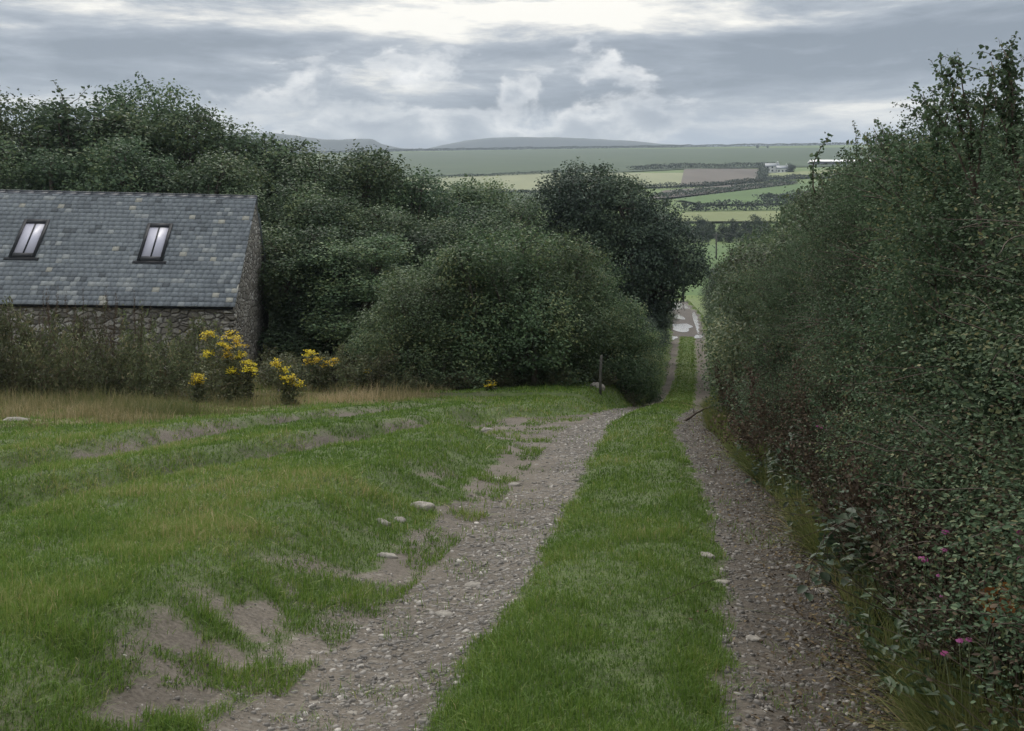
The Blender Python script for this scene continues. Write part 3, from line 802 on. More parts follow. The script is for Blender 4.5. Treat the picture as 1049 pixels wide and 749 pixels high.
def plant(key, name, label, cat, X, Y, scale=(1, 1, 1), rz=None, group=None, sink=.05, lm=None, wh=None):
    if wh is not None: scale = (wh[0] / DIM[key][0], wh[0] / DIM[key][0], (wh[1] + sink) / DIM[key][1])
    if np.isscalar(scale): scale = (scale,) * 3
    r = thing(name, label, cat, (X, Y, float(gz(X, Y)) - sink), random.uniform(0, 6.28) if rz is None else rz, scale, group)
    for nm, me, mat in PROTO[key]:
        o = link(nm, me, mat, r)
        if lm is not None and nm in ('foliage', 'crown'): o.material_slots[0].link = 'OBJECT'; o.material_slots[0].material = lm
    return r

def px_x(px, Y): return Y * (px - 524.5) / F
def top_z(py, Y): return EYE - (py - HZ) / F * Y

# hawthorn hedge shrubs, seen close: small leaves and long shoots
for v in range(4):
    rng = np.random.default_rng(100 + v)
    wood, leaf = MB(), MB()
    w, d, h = 1.7, 1.7, 3.2
    lobes = crown_lobes(w, d, h, 17, rng, .12, .15, .33, .35)
    for s in range(5):
        b = np.array([rng.normal() * .16, rng.normal() * .16, 0])
        limbs(wood, [lobes[j] for j in range(s, 15, 5)], h, .026, rng, 5, b, rng.uniform(.2, .45))
    foliage(leaf, lobes, 2300, 34, .085, .0195, rng, .35, .4, True, .28, .22, rnd=.42, cs=.55, thin=1.1)
    for j in range(80):            # bare dead twigs through the hedge
        l = np.array(lobes[rng.integers(0, 14)]); a = rng.uniform(0, 6.28); dd = np.array([math.cos(a), math.sin(a), rng.uniform(-.2, .7)])
        shoot(wood, None, l[:3] + dd * l[3:] * .75, dd, rng.uniform(.2, .45), rng, .03, .0032, 6, .1)
    for j in range(110):
        i = rng.integers(2, 17); l = np.array(lobes[i])
        dd = unit(rng.normal(size=3) + np.array([0, 0, .75]))
        p = l[:3] + dd * l[3:] * .85
        shoot(wood, leaf, p, dd + np.array([0, 0, .35]), rng.uniform(.18, .5), rng, .021, .0036, 7, .22, 9)
    for j in range(6):                 # long whippy shoots from the top
        l = np.array(lobes[rng.integers(11, 15)])
        p = l[:3] + np.array([rng.normal() * .2, rng.normal() * .2, l[5] * .6])
        shoot(wood, leaf, p, np.array([rng.normal() * .5, rng.normal() * .5, 1.0]), rng.uniform(.15, .36), rng, .022, .005, 10, .25, 8)
    proto('haw%d' % v, wood, leaf, M['redtwig'], M['hawthorn'])
    dead, dst = MB(), MB()             # last year's brown growth tangled in the foot of the shrub
    lowl = [l for l in lobes if l[2] < 1.5] or lobes[:6]
    foliage(dead, lowl, 420, 9, .10, .022, rng, .2, .4, True, .1, .12, rnd=.9, cs=.5)
    for j in range(60):
        a = rng.uniform(0, 6.28); p = np.array([math.cos(a) * rng.uniform(.3, .72), math.sin(a) * rng.uniform(.3, .72), 0])
        shoot(dead, None, p, np.array([rng.normal() * .35, rng.normal() * .35, 1]), rng.uniform(.5, 1.5), rng, .03, .0034, 7, .2)
    PROTO['haw%d' % v].append(('dead_growth', dead.mesh('dead_growth'), M['brown']))

# medium bushes
for v in range(4):
    rng = np.random.default_rng(120 + v)
    wood, leaf = MB(), MB()
    w, d, h = 4.0, 3.6, 4.4
    lobes = crown_lobes(w, d, h, 20, rng, .06, .18, .28, .35)
    for s in range(4):
        b = np.array([rng.normal() * .35, rng.normal() * .3, 0])
        limbs(wood, [lobes[j] for j in range(s, 20, 4)], h, .06, rng, 5, b, rng.uniform(.15, .4))
    foliage(leaf, lobes, 1350, 29, .16, .075, rng, .4, .5, False, .2, .14, cs=.9)
    for j in range(40):
        l = np.array(lobes[rng.integers(4, 20)])
        dd = unit(rng.normal(size=3) + np.array([0, 0, .8])); p = l[:3] + dd * l[3:] * .9
        shoot(wood, leaf, p, dd + np.array([0, 0, .4]), rng.uniform(.2, .45), rng, .07, .007, 6, .2, 5, 1, False)
    proto('bush%d' % v, wood, leaf, M['bark'], M['bush'])

# trees of the wood behind the barn
for v in range(4):
    rng = np.random.default_rng(140 + v)
    wood, leaf = MB(), MB()
    w, d, h = 6.6, 6.0, 10.0
    lobes = crown_lobes(w, d, h, 22, rng, .14, .13, .26, .5)
    limbs(wood, lobes, h, .2, rng, 5, None, .28)
    foliage(leaf, lobes, 1500, 27, .26, .135, rng, .4, .5, False, .18, .14, cs=1.6)
    for j in range(40):
        l = np.array(lobes[rng.integers(6, 22)])
        dd = unit(rng.normal(size=3) + np.array([0, 0, .7])); p = l[:3] + dd * l[3:] * .9
        shoot(wood, leaf, p, dd + np.array([0, 0, .3]), rng.uniform(.3, .65), rng, .125, .012, 6, .2, 4, 1, False)
    proto('tree%d' % v, wood, leaf, M['bark'], M['tree'], ('trunk', 'crown'))

# an open, thin crowned tree
rng = np.random.default_rng(160)
wood, leaf = MB(), MB()
lobes = crown_lobes(5.6, 5, 10.5, 17, rng, .4, .10, .17, .5)
limbs(wood, lobes, 10.5, .16, rng, 5, None, .4)
foliage(leaf, lobes, 560, 11, .22, .16, rng, .4, .4, False, .3, .25)
for j in range(60):
    l = np.array(lobes[rng.integers(4, 17)]); dd = unit(rng.normal(size=3) + np.array([0, 0, .7])); p = l[:3] + dd * l[3:] * .6
    shoot(wood, leaf, p, dd, rng.uniform(.5, 1.2), rng, .14, .014, 6, .2, 3, 1, False)
proto('thin_tree', wood, leaf, M['bark'], M['tree'], ('trunk', 'crown'))

# ---- the wood behind and right of the barn
wood_labels = {
    0: 'broad dark green tree at the left end of the wood behind the barn',
    2: 'thin open tree with sky showing through its crown above the barn roof',
    3: 'tallest dense tree of the wood above the right part of the barn roof'}
back = [(-60, 108, 50), (-5, 104, 48), (40, 106, 52), (84, 98, 47), (118, 86, 50), (165, 112, 48), (212, 126, 52), (258, 134, 48), (300, 146, 50), (342, 153, 47), (385, 166, 51), (425, 177, 48), (464, 184, 52), (498, 190, 50), (526, 207, 49)]
for i, (px, py, Y) in enumerate(back):
    py += 5; X = px_x(px, Y); h = top_z(py, Y) - float(gz(X, Y))
    key = 'thin_tree' if i == 3 else 'tree%d' % (i % 4)
    hh = 10.5 if i == 3 else 10.0
    s = h / hh * 1.03; ww = min(1.0, max(.75, s)) 
    lab = {0: 'tree at the far left end of the wood, cut by the picture edge',
           3: 'thin open tree with sky showing through its crown above the barn roof',
           4: 'tallest dense tree of the wood, above the right skylight',
           14: 'last low tree of the wood, next to the big rounded tree by the lane'}.get(i, 'dark broadleaf tree in the back row of the dense wood behind the barn')
    plant(key, 'tree', lab, 'tree', X, Y, 1, None, 'trees of the wood behind the barn', wh=(7.4 * ww, h))
mid = [(-30, 150, 42), (60, 165, 43), (150, 150, 43), (215, 160, 42.5), (285, 190, 41), (335, 205, 39.5), (385, 215, 40), (435, 222, 41), (475, 225, 42), (520, 232, 44), (310, 235, 36.5), (365, 245, 36)]
for i, (px, py, Y) in enumerate(mid):
    X = px_x(px, Y); h = top_z(py, Y) - float(gz(X, Y)); s = h / 10.0
    lab = {10: 'low dark tree beside the rear corner of the barn gable',
           11: 'low dark tree between the barn and the large bush',
           9: 'small tree in the gap left of the big rounded tree'}.get(i, 'mid green tree in the front row of the wood, between the barn and the skyline')
    plant('tree%d' % ((i + 2) % 4), 'tree', lab, 'tree', X, Y, 1, None, 'trees of the wood behind the barn', wh=(7.2 * max(.68, s), h))

# ---- bushes along the left side of the lane
bl = [(425, 285, 26.2, 2.9, 'leafy bush at the barn end of the large thicket'),
      (465, 255, 27.2, 3.5, 'tall bush left of centre in the large thicket beside the lane'),
      (515, 238, 27.6, 4.2, 'tallest rounded bush in the middle of the large thicket'),
      (570, 246, 29.0, 3.6, 'bush on the lane side of the tallest thicket bush'),
      (612, 274, 30.5, 3.2, 'sloping bush of the thicket behind the fence post'),
      (641, 312, 32.0, 2.4, 'lower bush of the thicket leaning towards the lane'),
      (652, 348, 33.5, 1.7, 'small yellowish bush at the edge of the lane where the thicket ends')]
for i, (px, py, Y, w, lab) in enumerate(bl):
    X = px_x(px, Y); h = top_z(py, Y) - float(gz(X, Y))
    plant('bush%d' % (i % 4), 'bush', lab, 'bush', X, Y, 1, None, 'bushes of the thicket left of the lane', wh=(w, h))
for px, py, Y, w in [(480, 262, 31, 3.6), (540, 262, 32, 3.6), (430, 280, 30, 3.4), (595, 275, 35, 3), (405, 300, 29.5, 2.6)]:
    X = px_x(px, Y); h = top_z(py, Y) - float(gz(X, Y))
    plant('bush%d' % random.randrange(4), 'bush', 'bush in the second row of the thicket, behind its front bushes', 'bush', X, Y, 1, None, 'bushes of the thicket left of the lane', wh=(w, h))
for i, (px, py, Y, w, lab) in enumerate([(663, 330, 41, 2.4, 'low dark bush at the lane edge just past the thicket'), (660, 325, 45, 3.2, 'dark bush in the shade under the big rounded tree'),
                        (668, 318, 51, 3.1, 'second dark bush under the big rounded tree, further down the lane'),
                        (673, 318, 63, 2.4, 'small dark bush left of the lane before the puddles'), (674, 305, 58, 2.8, 'dark bush at the foot of the slope left of the lane'),
                        (678, 300, 68, 2.8, 'dark bush left of the first puddles'),
                        (677, 290, 84, 3.4, 'dark bush left of the middle of the puddles'),
                        (671, 282, 100, 4.0, 'dark bush left of the far end of the puddles')]):
    X = px_x(px, Y) - w * .2; h = top_z(py, Y) - float(gz(X, Y))
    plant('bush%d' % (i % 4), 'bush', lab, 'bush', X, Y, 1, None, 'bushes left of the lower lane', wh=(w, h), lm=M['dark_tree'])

# ---- the big rounded tree over the lane
def big_tree():
    rng = np.random.default_rng(181); Y = 53.0
    X0 = px_x(655, Y); z0 = float(gz(X0, Y))
    k = Y / F
    L = []
    for (px, py, r) in [(600, 205, 32), (572, 196, 20), (555, 222, 22), (630, 214, 34), (660, 240, 34), (685, 262, 32), (706, 277, 15), (688, 272, 14), (640, 262, 40), (600, 250, 36), (660, 292, 32), (625, 300, 32), (588, 180, 14), (618, 186, 17), (545, 208, 12), (560, 242, 20), (712, 268, 13), (642, 200, 18), (672, 218, 18), (690, 238, 18), (655, 325, 24)]:
        for dy in ((-.6, .5) if r > 25 else (0,)):
            L.append(((px - 655) * k, dy * r * k * 1.6 + rng.normal() * .2, (EYE - (py - HZ) * k) - z0, r * k * 1.02, r * k * 1.1, r * k * .9))
    wood, leaf = MB(), MB()
    limbs(wood, L, 9.5, .26, rng, 6, None, .3)
    foliage(leaf, L, 3600, 28, .25, .15, rng, .4, .5, False, .15, .10, cs=1.5)
    for j in range(70):
        l = np.array(L[rng.integers(0, len(L))]); dd = unit(rng.normal(size=3) + np.array([0, 0, .6])); p = l[:3] + dd * l[3:] * .9
        shoot(wood, leaf, p, dd + np.array([0, 0, .3]), rng.uniform(.2, .4), rng, .13, .012, 5, .2, 5, 1, False)
    proto('big_tree', wood, leaf, M['bark'], M['dark_tree'], ('trunk', 'crown'))
    plant('big_tree', 'tree', 'big dark tree with a rounded wind-shaped crown overhanging the lane', 'tree', X0, Y, 1, 0)
big_tree()

# ---- hedge along the right side of the lane
hl = {0: 'hawthorn shrub of the right hedge closest to the camera, cut by the picture edge'}
SIL = [(690, 360), (715, 338), (728, 318), (745, 296), (770, 268), (800, 236), (850, 203), (880, 184), (920, 156), (960, 130), (1000, 104), (1049, 84), (1200, 62), (1500, 60)]
def sil_h(X, Y, add=0.0):
    px = 524.5 + F * X / Y
    return top_z(np.interp(px, [a for a, b in SIL], [b for a, b in SIL]), Y) - float(gz(X, Y)) + add - np.interp(Y, [3, 12, 18], [.10, .10, .05])
Y = 2.6; i = 0
near_names = ['hawthorn shrub with small leaves in the near right hedge, front rank']
while Y < 13.5:
    X = float(lane_x(Y)) + np.interp(Y, [2.6, 7, 13.5], [2.1, 2.22, 2.05]) + random.uniform(-.08, .10)
    h = sil_h(X, Y, random.uniform(-.25, .05))
    plant('haw%d' % (i % 4), 'hawthorn_shrub', 'hawthorn shrub with small leaves in the front rank of the near right hedge', 'shrub',
          X, Y, 1, None, 'hawthorn shrubs of the near right hedge', wh=(1.55, max(1.7, min(h, 3.4))))
    X2 = X + 1.2 + random.uniform(-.1, .2); h = sil_h(X2, Y + .4, random.uniform(-.2, .05))
    plant('haw%d' % ((i + 2) % 4), 'hawthorn_shrub', 'taller hawthorn shrub in the rear rank of the near right hedge', 'shrub',
          X2, Y + .4, 1, None, 'rear hawthorn shrubs of the near right hedge', wh=(1.85, max(2.0, min(h, 4.0))))
    Y += np.interp(Y, [2.6, 13], [.85, 1.2]); i += 1
Y = 13.6; i = 0
while Y < 66:
    w = np.interp(Y, [13, 22, 40, 66], [2.2, 2.7, 2.9, 3.2])
    off = np.interp(Y, [13, 17, 22, 40, 66], [1.35, 1.2, 1.35, 1.5, 1.65])
    X = float(lane_x(Y)) + off + w * .52; h = sil_h(X, Y, random.uniform(-.3, .1))
    plant('bush%d' % (i % 4), 'hedge_shrub', 'green hedge shrub in the front row of the far right hedge', 'shrub', X, Y, 1, None, 'front shrubs of the far right hedge', wh=(w, h), lm=M['hedge'])
    X2 = X + w * .75; h = sil_h(X2, Y + .8, random.uniform(-.3, .15))
    plant('bush%d' % ((i + 1) % 4), 'hedge_shrub', 'taller hedge shrub behind the front row of the far right hedge', 'shrub', X2, Y + .8, 1, None, 'rear shrubs of the far right hedge', wh=(w * 1.15, h), lm=M['hedge'])
    Y += w * .62; i += 1
for i, (px, py, Y, w, lab) in enumerate([(742, 268, 74, 3.6, 'dark bush right of the nearest puddles'), (752, 262, 82, 4.2, 'second dark bush right of the puddles'),
                                    (745, 272, 92, 4.6, 'dark bush right of the far puddles'), (741, 280, 103, 4.2, 'bush beside the gateway right of the last puddle')]):
    X = px_x(px, Y) + w * .02; h = top_z(py, Y) - float(gz(X, Y))
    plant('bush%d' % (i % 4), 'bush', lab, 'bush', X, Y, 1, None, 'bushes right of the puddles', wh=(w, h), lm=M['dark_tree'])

# ------------------------------------------------------------------ undergrowth at the foot of the right hedge
for v in range(3):
    rng = np.random.default_rng(200 + v); wood, leaf = MB(), MB()
    for s in range(7):
        d = np.array([rng.normal() * .25, rng.normal() * .25, 1]); hgt = rng.uniform(.45, .9)
        P = shoot(wood, None, [rng.normal() * .08, rng.normal() * .08, 0], d, hgt, rng, .05, .004, 7, .1)
        for t in np.linspace(.15, 1, 9):
            i = min(int(t * 7), 6); c = P[i] + (P[i + 1] - P[i]) * (t * 7 - i)
            for q in range(3):
                a = rng.uniform(0, 6.28); L = np.array([math.cos(a), math.sin(a), -.1])
                leaf_geo(leaf, (c + L * .035)[None], unit(np.array([[L[0] * .3, L[1] * .3, 1.]]) + rng.normal(size=(1, 3)) * .25), .085 * (1.1 - t * .5), rng, np.array([.5 + rng.normal() * .2]), .5, True,
                         D=np.cross(L, [0, 0, 1.])[None])
    proto('nettle%d' % v, wood, leaf, M['greenstem'], M['nettle'], ('stem', 'foliage'))
    wood, leaf = MB(), MB()
    for s in range(6):
        a = rng.uniform(0, 6.28)
        P = shoot(wood, None, [0, 0, 0], [math.cos(a) * .6, math.sin(a) * .6, 1], rng.uniform(.8, 1.5), rng, .05, .0055, 12, .9)
        for i in range(2, 12):
            for q in range(5):
                b = rng.uniform(0, 6.28); L = np.array([math.cos(b), math.sin(b), -.05])
                leaf_geo(leaf, (P[i] + L * .055 + rng.normal(size=3) * .02)[None], unit(np.array([[L[0] * .3, L[1] * .3, 1.]]) + rng.normal(size=(1, 3)) * .3), .075, rng,
                         np.array([.5 + rng.normal() * .2]), .68, True, D=np.cross(L, [0, 0, 1.])[None])
    proto('bramble%d' % v, wood, leaf, M['redtwig'], M['bramble'], ('stem', 'foliage'))
    wood, leaf = MB(), MB()       # dead brown dock stalks
    for s in range(3):
        P = shoot(wood, None, [rng.normal() * .06, rng.normal() * .06, 0], [rng.normal() * .12, rng.normal() * .12, 1], rng.uniform(.9, 1.25), rng, .05, .006, 8, .03)
        for i in range(3, 9):
            n = 60; C = P[i] + rng.normal(size=(n, 3)) * np.array([.034, .034, .06])
            leaf_geo(leaf, C, unit(rng.normal(size=(n, 3))), .026, rng, .5 + rng.normal(size=n) * .25, .8)
    proto('dock%d' % v, wood, leaf, M['brown'], M['brown'], ('stem', 'seed_head'))

random.seed(3)
for k in range(46):
    Y = 3.1 * (22 / 3.1) ** ((k + random.random()) / 46)
    off = 1.42 + abs(random.gauss(0, .22))
    X = float(lane_x(Y)) + off
    plant('nettle%d' % (k % 3), 'nettle', 'green nettle clump at the foot of the right hedge', 'nettle', X, Y, random.uniform(.55, 1.05), None, 'nettles at the foot of the right hedge')
for k in range(20):
    Y = 3.6 * (20 / 3.6) ** ((k + random.random()) / 20)
    X = float(lane_x(Y)) + 1.8 + random.random() * .25
    plant('bramble%d' % (k % 3), 'bramble', 'arching bramble at the foot of the right hedge', 'bramble', X, Y, random.uniform(.7, 1.1), None, 'brambles at the foot of the right hedge')
for k, Y in enumerate([3.9, 4.3, 4.7, 5.1, 5.6, 6.1, 6.6, 7.2, 7.9, 8.5, 9.2, 9.9, 10.6, 11.4, 12.3, 13.2, 14.2, 15.5, 17, 18.5]):
    X = float(lane_x(Y)) + 1.5 + random.random() * .22
    plant('dock%d' % (k % 3), 'dock_plant', 'brown dead dock stalks against the right hedge', 'weed', X, Y, random.uniform(.55, 1.25), None, 'dead docks along the right hedge')

def campion(px, py, Y, label, n=3, s=.05):
    X = px_x(px, Y); zt = top_z(py, Y); g = float(gz(X, Y)); rng = np.random.default_rng(int(px * 7 + py))
    s = s * .68
    r = thing('campion', label, 'flower', (X, Y, g)); st, fl = MB(), MB()
    for i in range(n):
        tip = np.array([rng.normal() * .03, rng.normal() * .03, zt - g + rng.normal() * .03])
        P = np.array([[.02 * i, 0, -.02], tip * [.3, .3, .45] + rng.normal(size=3) * .015, tip])
        st.tube(P, [.003, .0025, .0018], 5)
        fl = MB()
        for k in range(5):
            a = k / 5 * 6.28 + rng.random() * .5
            c = tip + np.array([math.cos(a), math.sin(a) * .6, .25]) * s * .3
            leaf_geo(fl, c[None], unit(np.array([[math.cos(a) * .3, -1.0, .5]])), s * .55, rng, np.array([rng.random()]), .85, True)
        fl.tube(np.array([tip - [0, 0, s * .25], tip]), [s * .1, s * .12], 6)
        link('flower', fl.mesh('campion_flower'), M['pink'], r)
    link('stem', st.mesh('campion_stem'), M['greenstem'], r)
campion(957, 567, 4.05, 'pink campion in the hedge foot, the upper middle cluster of blooms', 4, .05)
campion(966, 592, 3.95, 'small pink campion just below the larger middle cluster', 2, .03)
campion(1000, 664, 3.4, 'lowest pink campion near the bottom of the hedge', 3, .04)
campion(1040, 558, 3.55, 'bright pink campion at the picture edge in the hedge', 5, .055)
campion(845, 432, 8.5, 'faint pink campion further along the foot of the hedge', 3, .045)

def rusty(px, py, Y, label):
    X = px_x(px, Y); zt = top_z(py, Y); g = float(gz(X, Y)); rng = np.random.default_rng(int(px))
    r = thing('withered_weed', label, 'weed', (X, Y, g)); st, fl = MB(), MB()
    P = np.array([[0.03, .05, 0], [.01, 0, (zt - g) * .6], [0, 0, zt - g]]); st.tube(P, [.004, .003, .002], 5)
    for k in range(6):
        c = P[2] + np.array([rng.normal() * .03, rng.normal() * .02, -rng.random() * .16])
        leaf_geo(fl, c[None], unit(np.array([[rng.normal() * .4, -1, .3]])), .06, rng, np.array([rng.random()]), .5, True)
    link('stem', st.mesh('withered_stem'), M['twig'], r); link('foliage', fl.mesh('withered_leaf'), M['rust'], r)
rusty(1016, 602, 3.5, 'withered weed with rusty orange leaves, left of its twin')
rusty(1039, 596, 3.45, 'withered weed with rusty orange leaves at the picture edge')

def twig(pts, label, r0=.006, leafy=0, name='bare_branch'):
    P = np.array([[px_x(px, Y), Y, top_z(py, Y)] for px, py, Y in pts])
    n = 14; t = np.linspace(0, len(P) - 1, n); i = np.minimum(t.astype(int), len(P) - 2); f = (t - i)[:, None]
    Q = P[i] * (1 - f) + P[i + 1] * f; rng = np.random.default_rng(int(pts[0][0] * 3)); Q[1:-1] += rng.normal(size=(n - 2, 3)) * .006
    o = Q[0].copy(); mb = MB(); mb.tube(Q - o, np.linspace(r0, r0 * .45, n), 6)
    for k in range(4):
        j = rng.integers(2, n - 2); d = unit((Q[j + 1] - Q[j]) + rng.normal(size=3) * .04)
        mb.tube(np.array([Q[j], Q[j] + d * .08 + np.array([0, 0, .02]), Q[j] + d * .17 + np.array([0, 0, .06])]) - o, [r0 * .4, r0 * .3, r0 * .15], 4)
    ob = link(name, mb.mesh('branch', True), M['twig']); ob.location = o
    tag(ob, label, 'branch')
twig([(1060, 494, 4.0), (960, 470, 4.4), (868, 452, 4.9)], 'long thin bare bramble cane reaching out of the right hedge over the rut', .0055)
twig([(1058, 420, 3.9), (1032, 372, 4.1), (1008, 318, 4.5)], 'bare grey branch slanting up at the picture edge in the right hedge', .007)
twig([(985, 640, 4.0), (950, 600, 4.3), (905, 545, 4.9)], 'dark bent cane low in the hedge foot near the pink flowers', .004)
twig([(700, 432, 19.2), (712, 424, 19.4), (728, 416, 19.7)], 'dark stub of branch at the hedge foot where the right rut fades', .03)
twig([(736, 440, 18.8), (741, 424, 19.0), (750, 412, 19.4)], 'dark forked branch at the hedge foot beside the fading right rut', .03)

# whippy branch tips against the sky at the right
def sky_branches():
    rng = np.random.default_rng(230)
    for (px, py, Y, tips, lab) in [
        (1000, 205, 4.6, [(968, 66), (988, 58), (955, 92), (1010, 70)], 'tall hawthorn branch with sparse leaves against the sky, the upper left one'),
        (1045, 190, 4.3, [(1040, 42), (1047, 70), (1025, 95), (1060, 60)], 'tallest hawthorn branch against the sky at the picture edge'),
        (975, 240, 5.2, [(945, 118), (920, 152), (955, 135)], 'hawthorn branch with sparse leaves against the sky, above the distant shed'),
        (935, 250, 6.2, [(893, 150), (908, 128), (884, 172)], 'thin twiggy hawthorn branch in front of the far shed roof')]:
        X = px_x(px, Y); z = top_z(py, Y)
        g = float(gz(X, Y)); r = thing('hawthorn_branch', lab, 'branch', (X, Y, z)); st, lf = MB(), MB()
        o = np.array([X, Y, z])
        st.tube(np.array([[.25, .1, -1.2], [.1, .05, -.5], [0, 0, 0]]), [.016, .013, .01], 6)
        for (tx, ty) in tips:
            e = np.array([px_x(tx, Y), Y + rng.normal() * .12, top_z(ty, Y)]) - o
            n = 10; t = np.linspace(0, 1, n)[:, None]
            P = e * t + np.array([0, 0, .10]) * np.sin(t * 3.14) * np.linalg.norm(e) + rng.normal(size=(n, 3)) * .012 * t
            st.tube(P, np.linspace(.007, .002, n), 5)
            dens = .35 if Y > 6 else 1.0
            for j in range(2, n - 1):
                for q in range(2):
                    d = unit((P[j + 1] - P[j]) * 1.2 / np.linalg.norm(P[j + 1] - P[j]) + rng.normal(size=3) * .7)
                    shoot(st, lf, P[j], d, rng.uniform(.06, .2), rng, .023, .0022, 4, .1, 6, dens)
        link('stem', st.mesh('branch_stem', True), M['redtwig'], r); link('foliage', lf.mesh('branch_leaf'), M['hawthorn'], r)
sky_branches()

# ------------------------------------------------------------------ weeds in front of the barn
for v in range(3):
    rng = np.random.default_rng(240 + v); wood, leaf = MB(), MB()
    for s in range(12):
        hgt = rng.uniform(.9, 1.75)
        P = shoot(wood, None, [rng.normal() * .25, rng.normal() * .2, 0], [rng.normal() * .2, rng.normal() * .2, 1], hgt, rng, .05, .007, 9, .08)
        n = int(85 * hgt); t = rng.uniform(.08, 1, n) * 9; i = np.minimum(t.astype(int), 8); f = (t - i)[:, None]
        C = P[i] * (1 - f) + P[i + 1] * f + rng.normal(size=(n, 3)) * .075
        leaf_geo(leaf, C, unit(rng.normal(size=(n, 3)) * .8 + [0, 0, .6]), .105, rng, .45 + rng.normal(size=n) * .2 + rng.normal() * .12, .42)
    proto('weed%d' % v, wood, leaf, M['greenstem'], M['weed'], ('stem', 'foliage'))
random.seed(9)
k = 0
for row, (Y0, tops) in enumerate([(22.2, [(0, 352), (60, 350), (110, 352), (160, 362), (210, 380), (240, 392)]), (23.6, [(0, 332), (60, 336), (120, 348), (180, 356), (235, 368), (262, 378)]), (25.2, [(0, 318), (70, 322), (140, 338), (200, 346), (240, 358), (262, 374)])]):
    px = -30
    while px < 250:
        Y = Y0 + random.uniform(-.4, .4); py = np.interp(px, [t[0] for t in tops], [t[1] for t in tops]) + random.uniform(-24, 24)
        X = px_x(px, Y); h = top_z(py, Y) - float(gz(X, Y))
        plant('weed%d' % (k % 3), 'weed', 'tall tangled weed in front of the barn wall', 'weed', X, Y, 1, None, 'tall weeds in front of the barn wall', wh=(1.15, h))
        px += random.uniform(20, 28); k += 1
for px, py in [(14, 312), (43, 300), (57, 293), (75, 302), (88, 298), (110, 303), (117, 297), (140, 300), (146, 308)]:
    Y = 24.2; X = px_x(px, Y); h = top_z(py, Y) - float(gz(X, Y))
    plant('dock%d' % (k % 3), 'dock_plant', 'dark dead dock spire rising above the weeds against the barn roof', 'weed', X, Y, 1, None, 'dock spires in front of the barn', wh=(.5, h)); k += 1
# nettles between barn and thicket
for k in range(26):
    px = random.uniform(272, 392); Y = random.uniform(24.5, 31); X = px_x(px, Y)
    plant('weed%d' % (k % 3), 'weed', 'green weed clump between the barn gable and the thicket', 'weed', X, Y, (.75, .75, random.uniform(.42, .75)), None, 'weeds between the barn and the thicket')
for k in range(22):
    px = random.uniform(385, 650); Y = np.interp(px, [385, 650], [24.0, 29.5]) + random.uniform(-.3, .3); X = px_x(px, Y)
    plant('weed%d' % (k % 3), 'weed', 'low weed along the foot of the thicket', 'weed', X, Y, (.6, .6, random.uniform(.22, .45)), None, 'low weeds at the foot of the thicket')

# ragwort
def ragwort(px, Y, heads, label, hs=.10):
    X = px_x(px, Y); g = float(gz(X, Y)); rng = np.random.default_rng(int(px * 11 + Y))
    r = thing('ragwort', label, 'ragwort', (X, Y, g)); st, lf, fl = MB(), MB(), MB()
    for (hx, hy, s) in heads:
        tip = np.array([px_x(hx, Y) - X, rng.normal() * .12, top_z(hy, Y) - g])
        b = np.array([tip[0] * .25 + rng.normal() * .04, rng.normal() * .05, 0])
        P = np.array([b, b * .6 + tip * [.4, .4, .4], tip * [.85, .85, .8] + b * .15, tip - [0, 0, .05]])
        st.tube(P, [.009, .008, .006, .004], 5)
        n = 150; t = rng.uniform(.06, .92, n)
        C = np.array([np.interp(t, [0, .35, .75, 1], P[:, c]) for c in range(3)]).T + rng.normal(size=(n, 3)) * .075
        leaf_geo(lf, C, unit(rng.normal(size=(n, 3)) * .7 + [0, 0, .5]), .10, rng, .5 + rng.normal(size=n) * .2, .4)
        s = s * 1.1; nsub = 11; fl = MB()
        for q in range(nsub):
            a = rng.uniform(0, 6.28); rr = math.sqrt(rng.random()) * s
            c = tip + np.array([math.cos(a) * rr, math.sin(a) * rr, -.6 * rr ** 2 / s + rng.normal() * .035])
            st.tube(np.array([tip - [0, 0, .12], (tip + c) / 2 - [0, 0, .04], c]), [.003, .0025, .002], 4)
            m = 18
            cc = c + rng.normal(size=(m, 3)) * np.array([.042, .042, .018])
            leaf_geo(fl, cc, unit(rng.normal(size=(m, 3)) * .45 + [0, -.25, 1]), .032, rng, rng.random(m), .95, True)
        link('flower_head', fl.mesh('ragwort_flower'), M['yellow'], r)
    link('stem', st.mesh('ragwort_stem'), M['greenstem'], r); link('foliage', lf.mesh('ragwort_leaf'), M['weed'], r)
ragwort(238, 20.8, [(212, 341, .13), (232, 343, .16), (243, 350, .17), (247, 362, .16), (226, 351, .1), (250, 376, .15), (240, 377, .12), (214, 361, .09), (232, 363, .09)], 'biggest ragwort clump with bright yellow heads at the barn corner')
ragwort(206, 20.4, [(203, 385, .11), (203, 389, .08)], 'short ragwort with one low yellow head left of the biggest clump')
ragwort(255, 20.6, [(258, 376, .12), (254, 372, .10)], 'ragwort with paler yellow heads on the right side of the biggest clump')
ragwort(297, 20.6, [(290, 378, .1), (297, 384, .12), (304, 391, .12), (284, 371, .07)], 'leaning ragwort in the straw coloured grass right of the barn corner')
ragwort(322, 24.5, [(318, 360, .14), (316, 370, .09), (327, 368, .12), (336, 371, .12), (341, 370, .08)], 'ragwort with dull yellow heads among the weeds beyond the straw grass')
ragwort(375, 24.5, [(375, 381, .06)], 'tiny ragwort bloom at the left foot of the thicket')
ragwort(503, 24.6, [(503, 391, .10)], 'single low yellow ragwort at the front foot of the thicket')

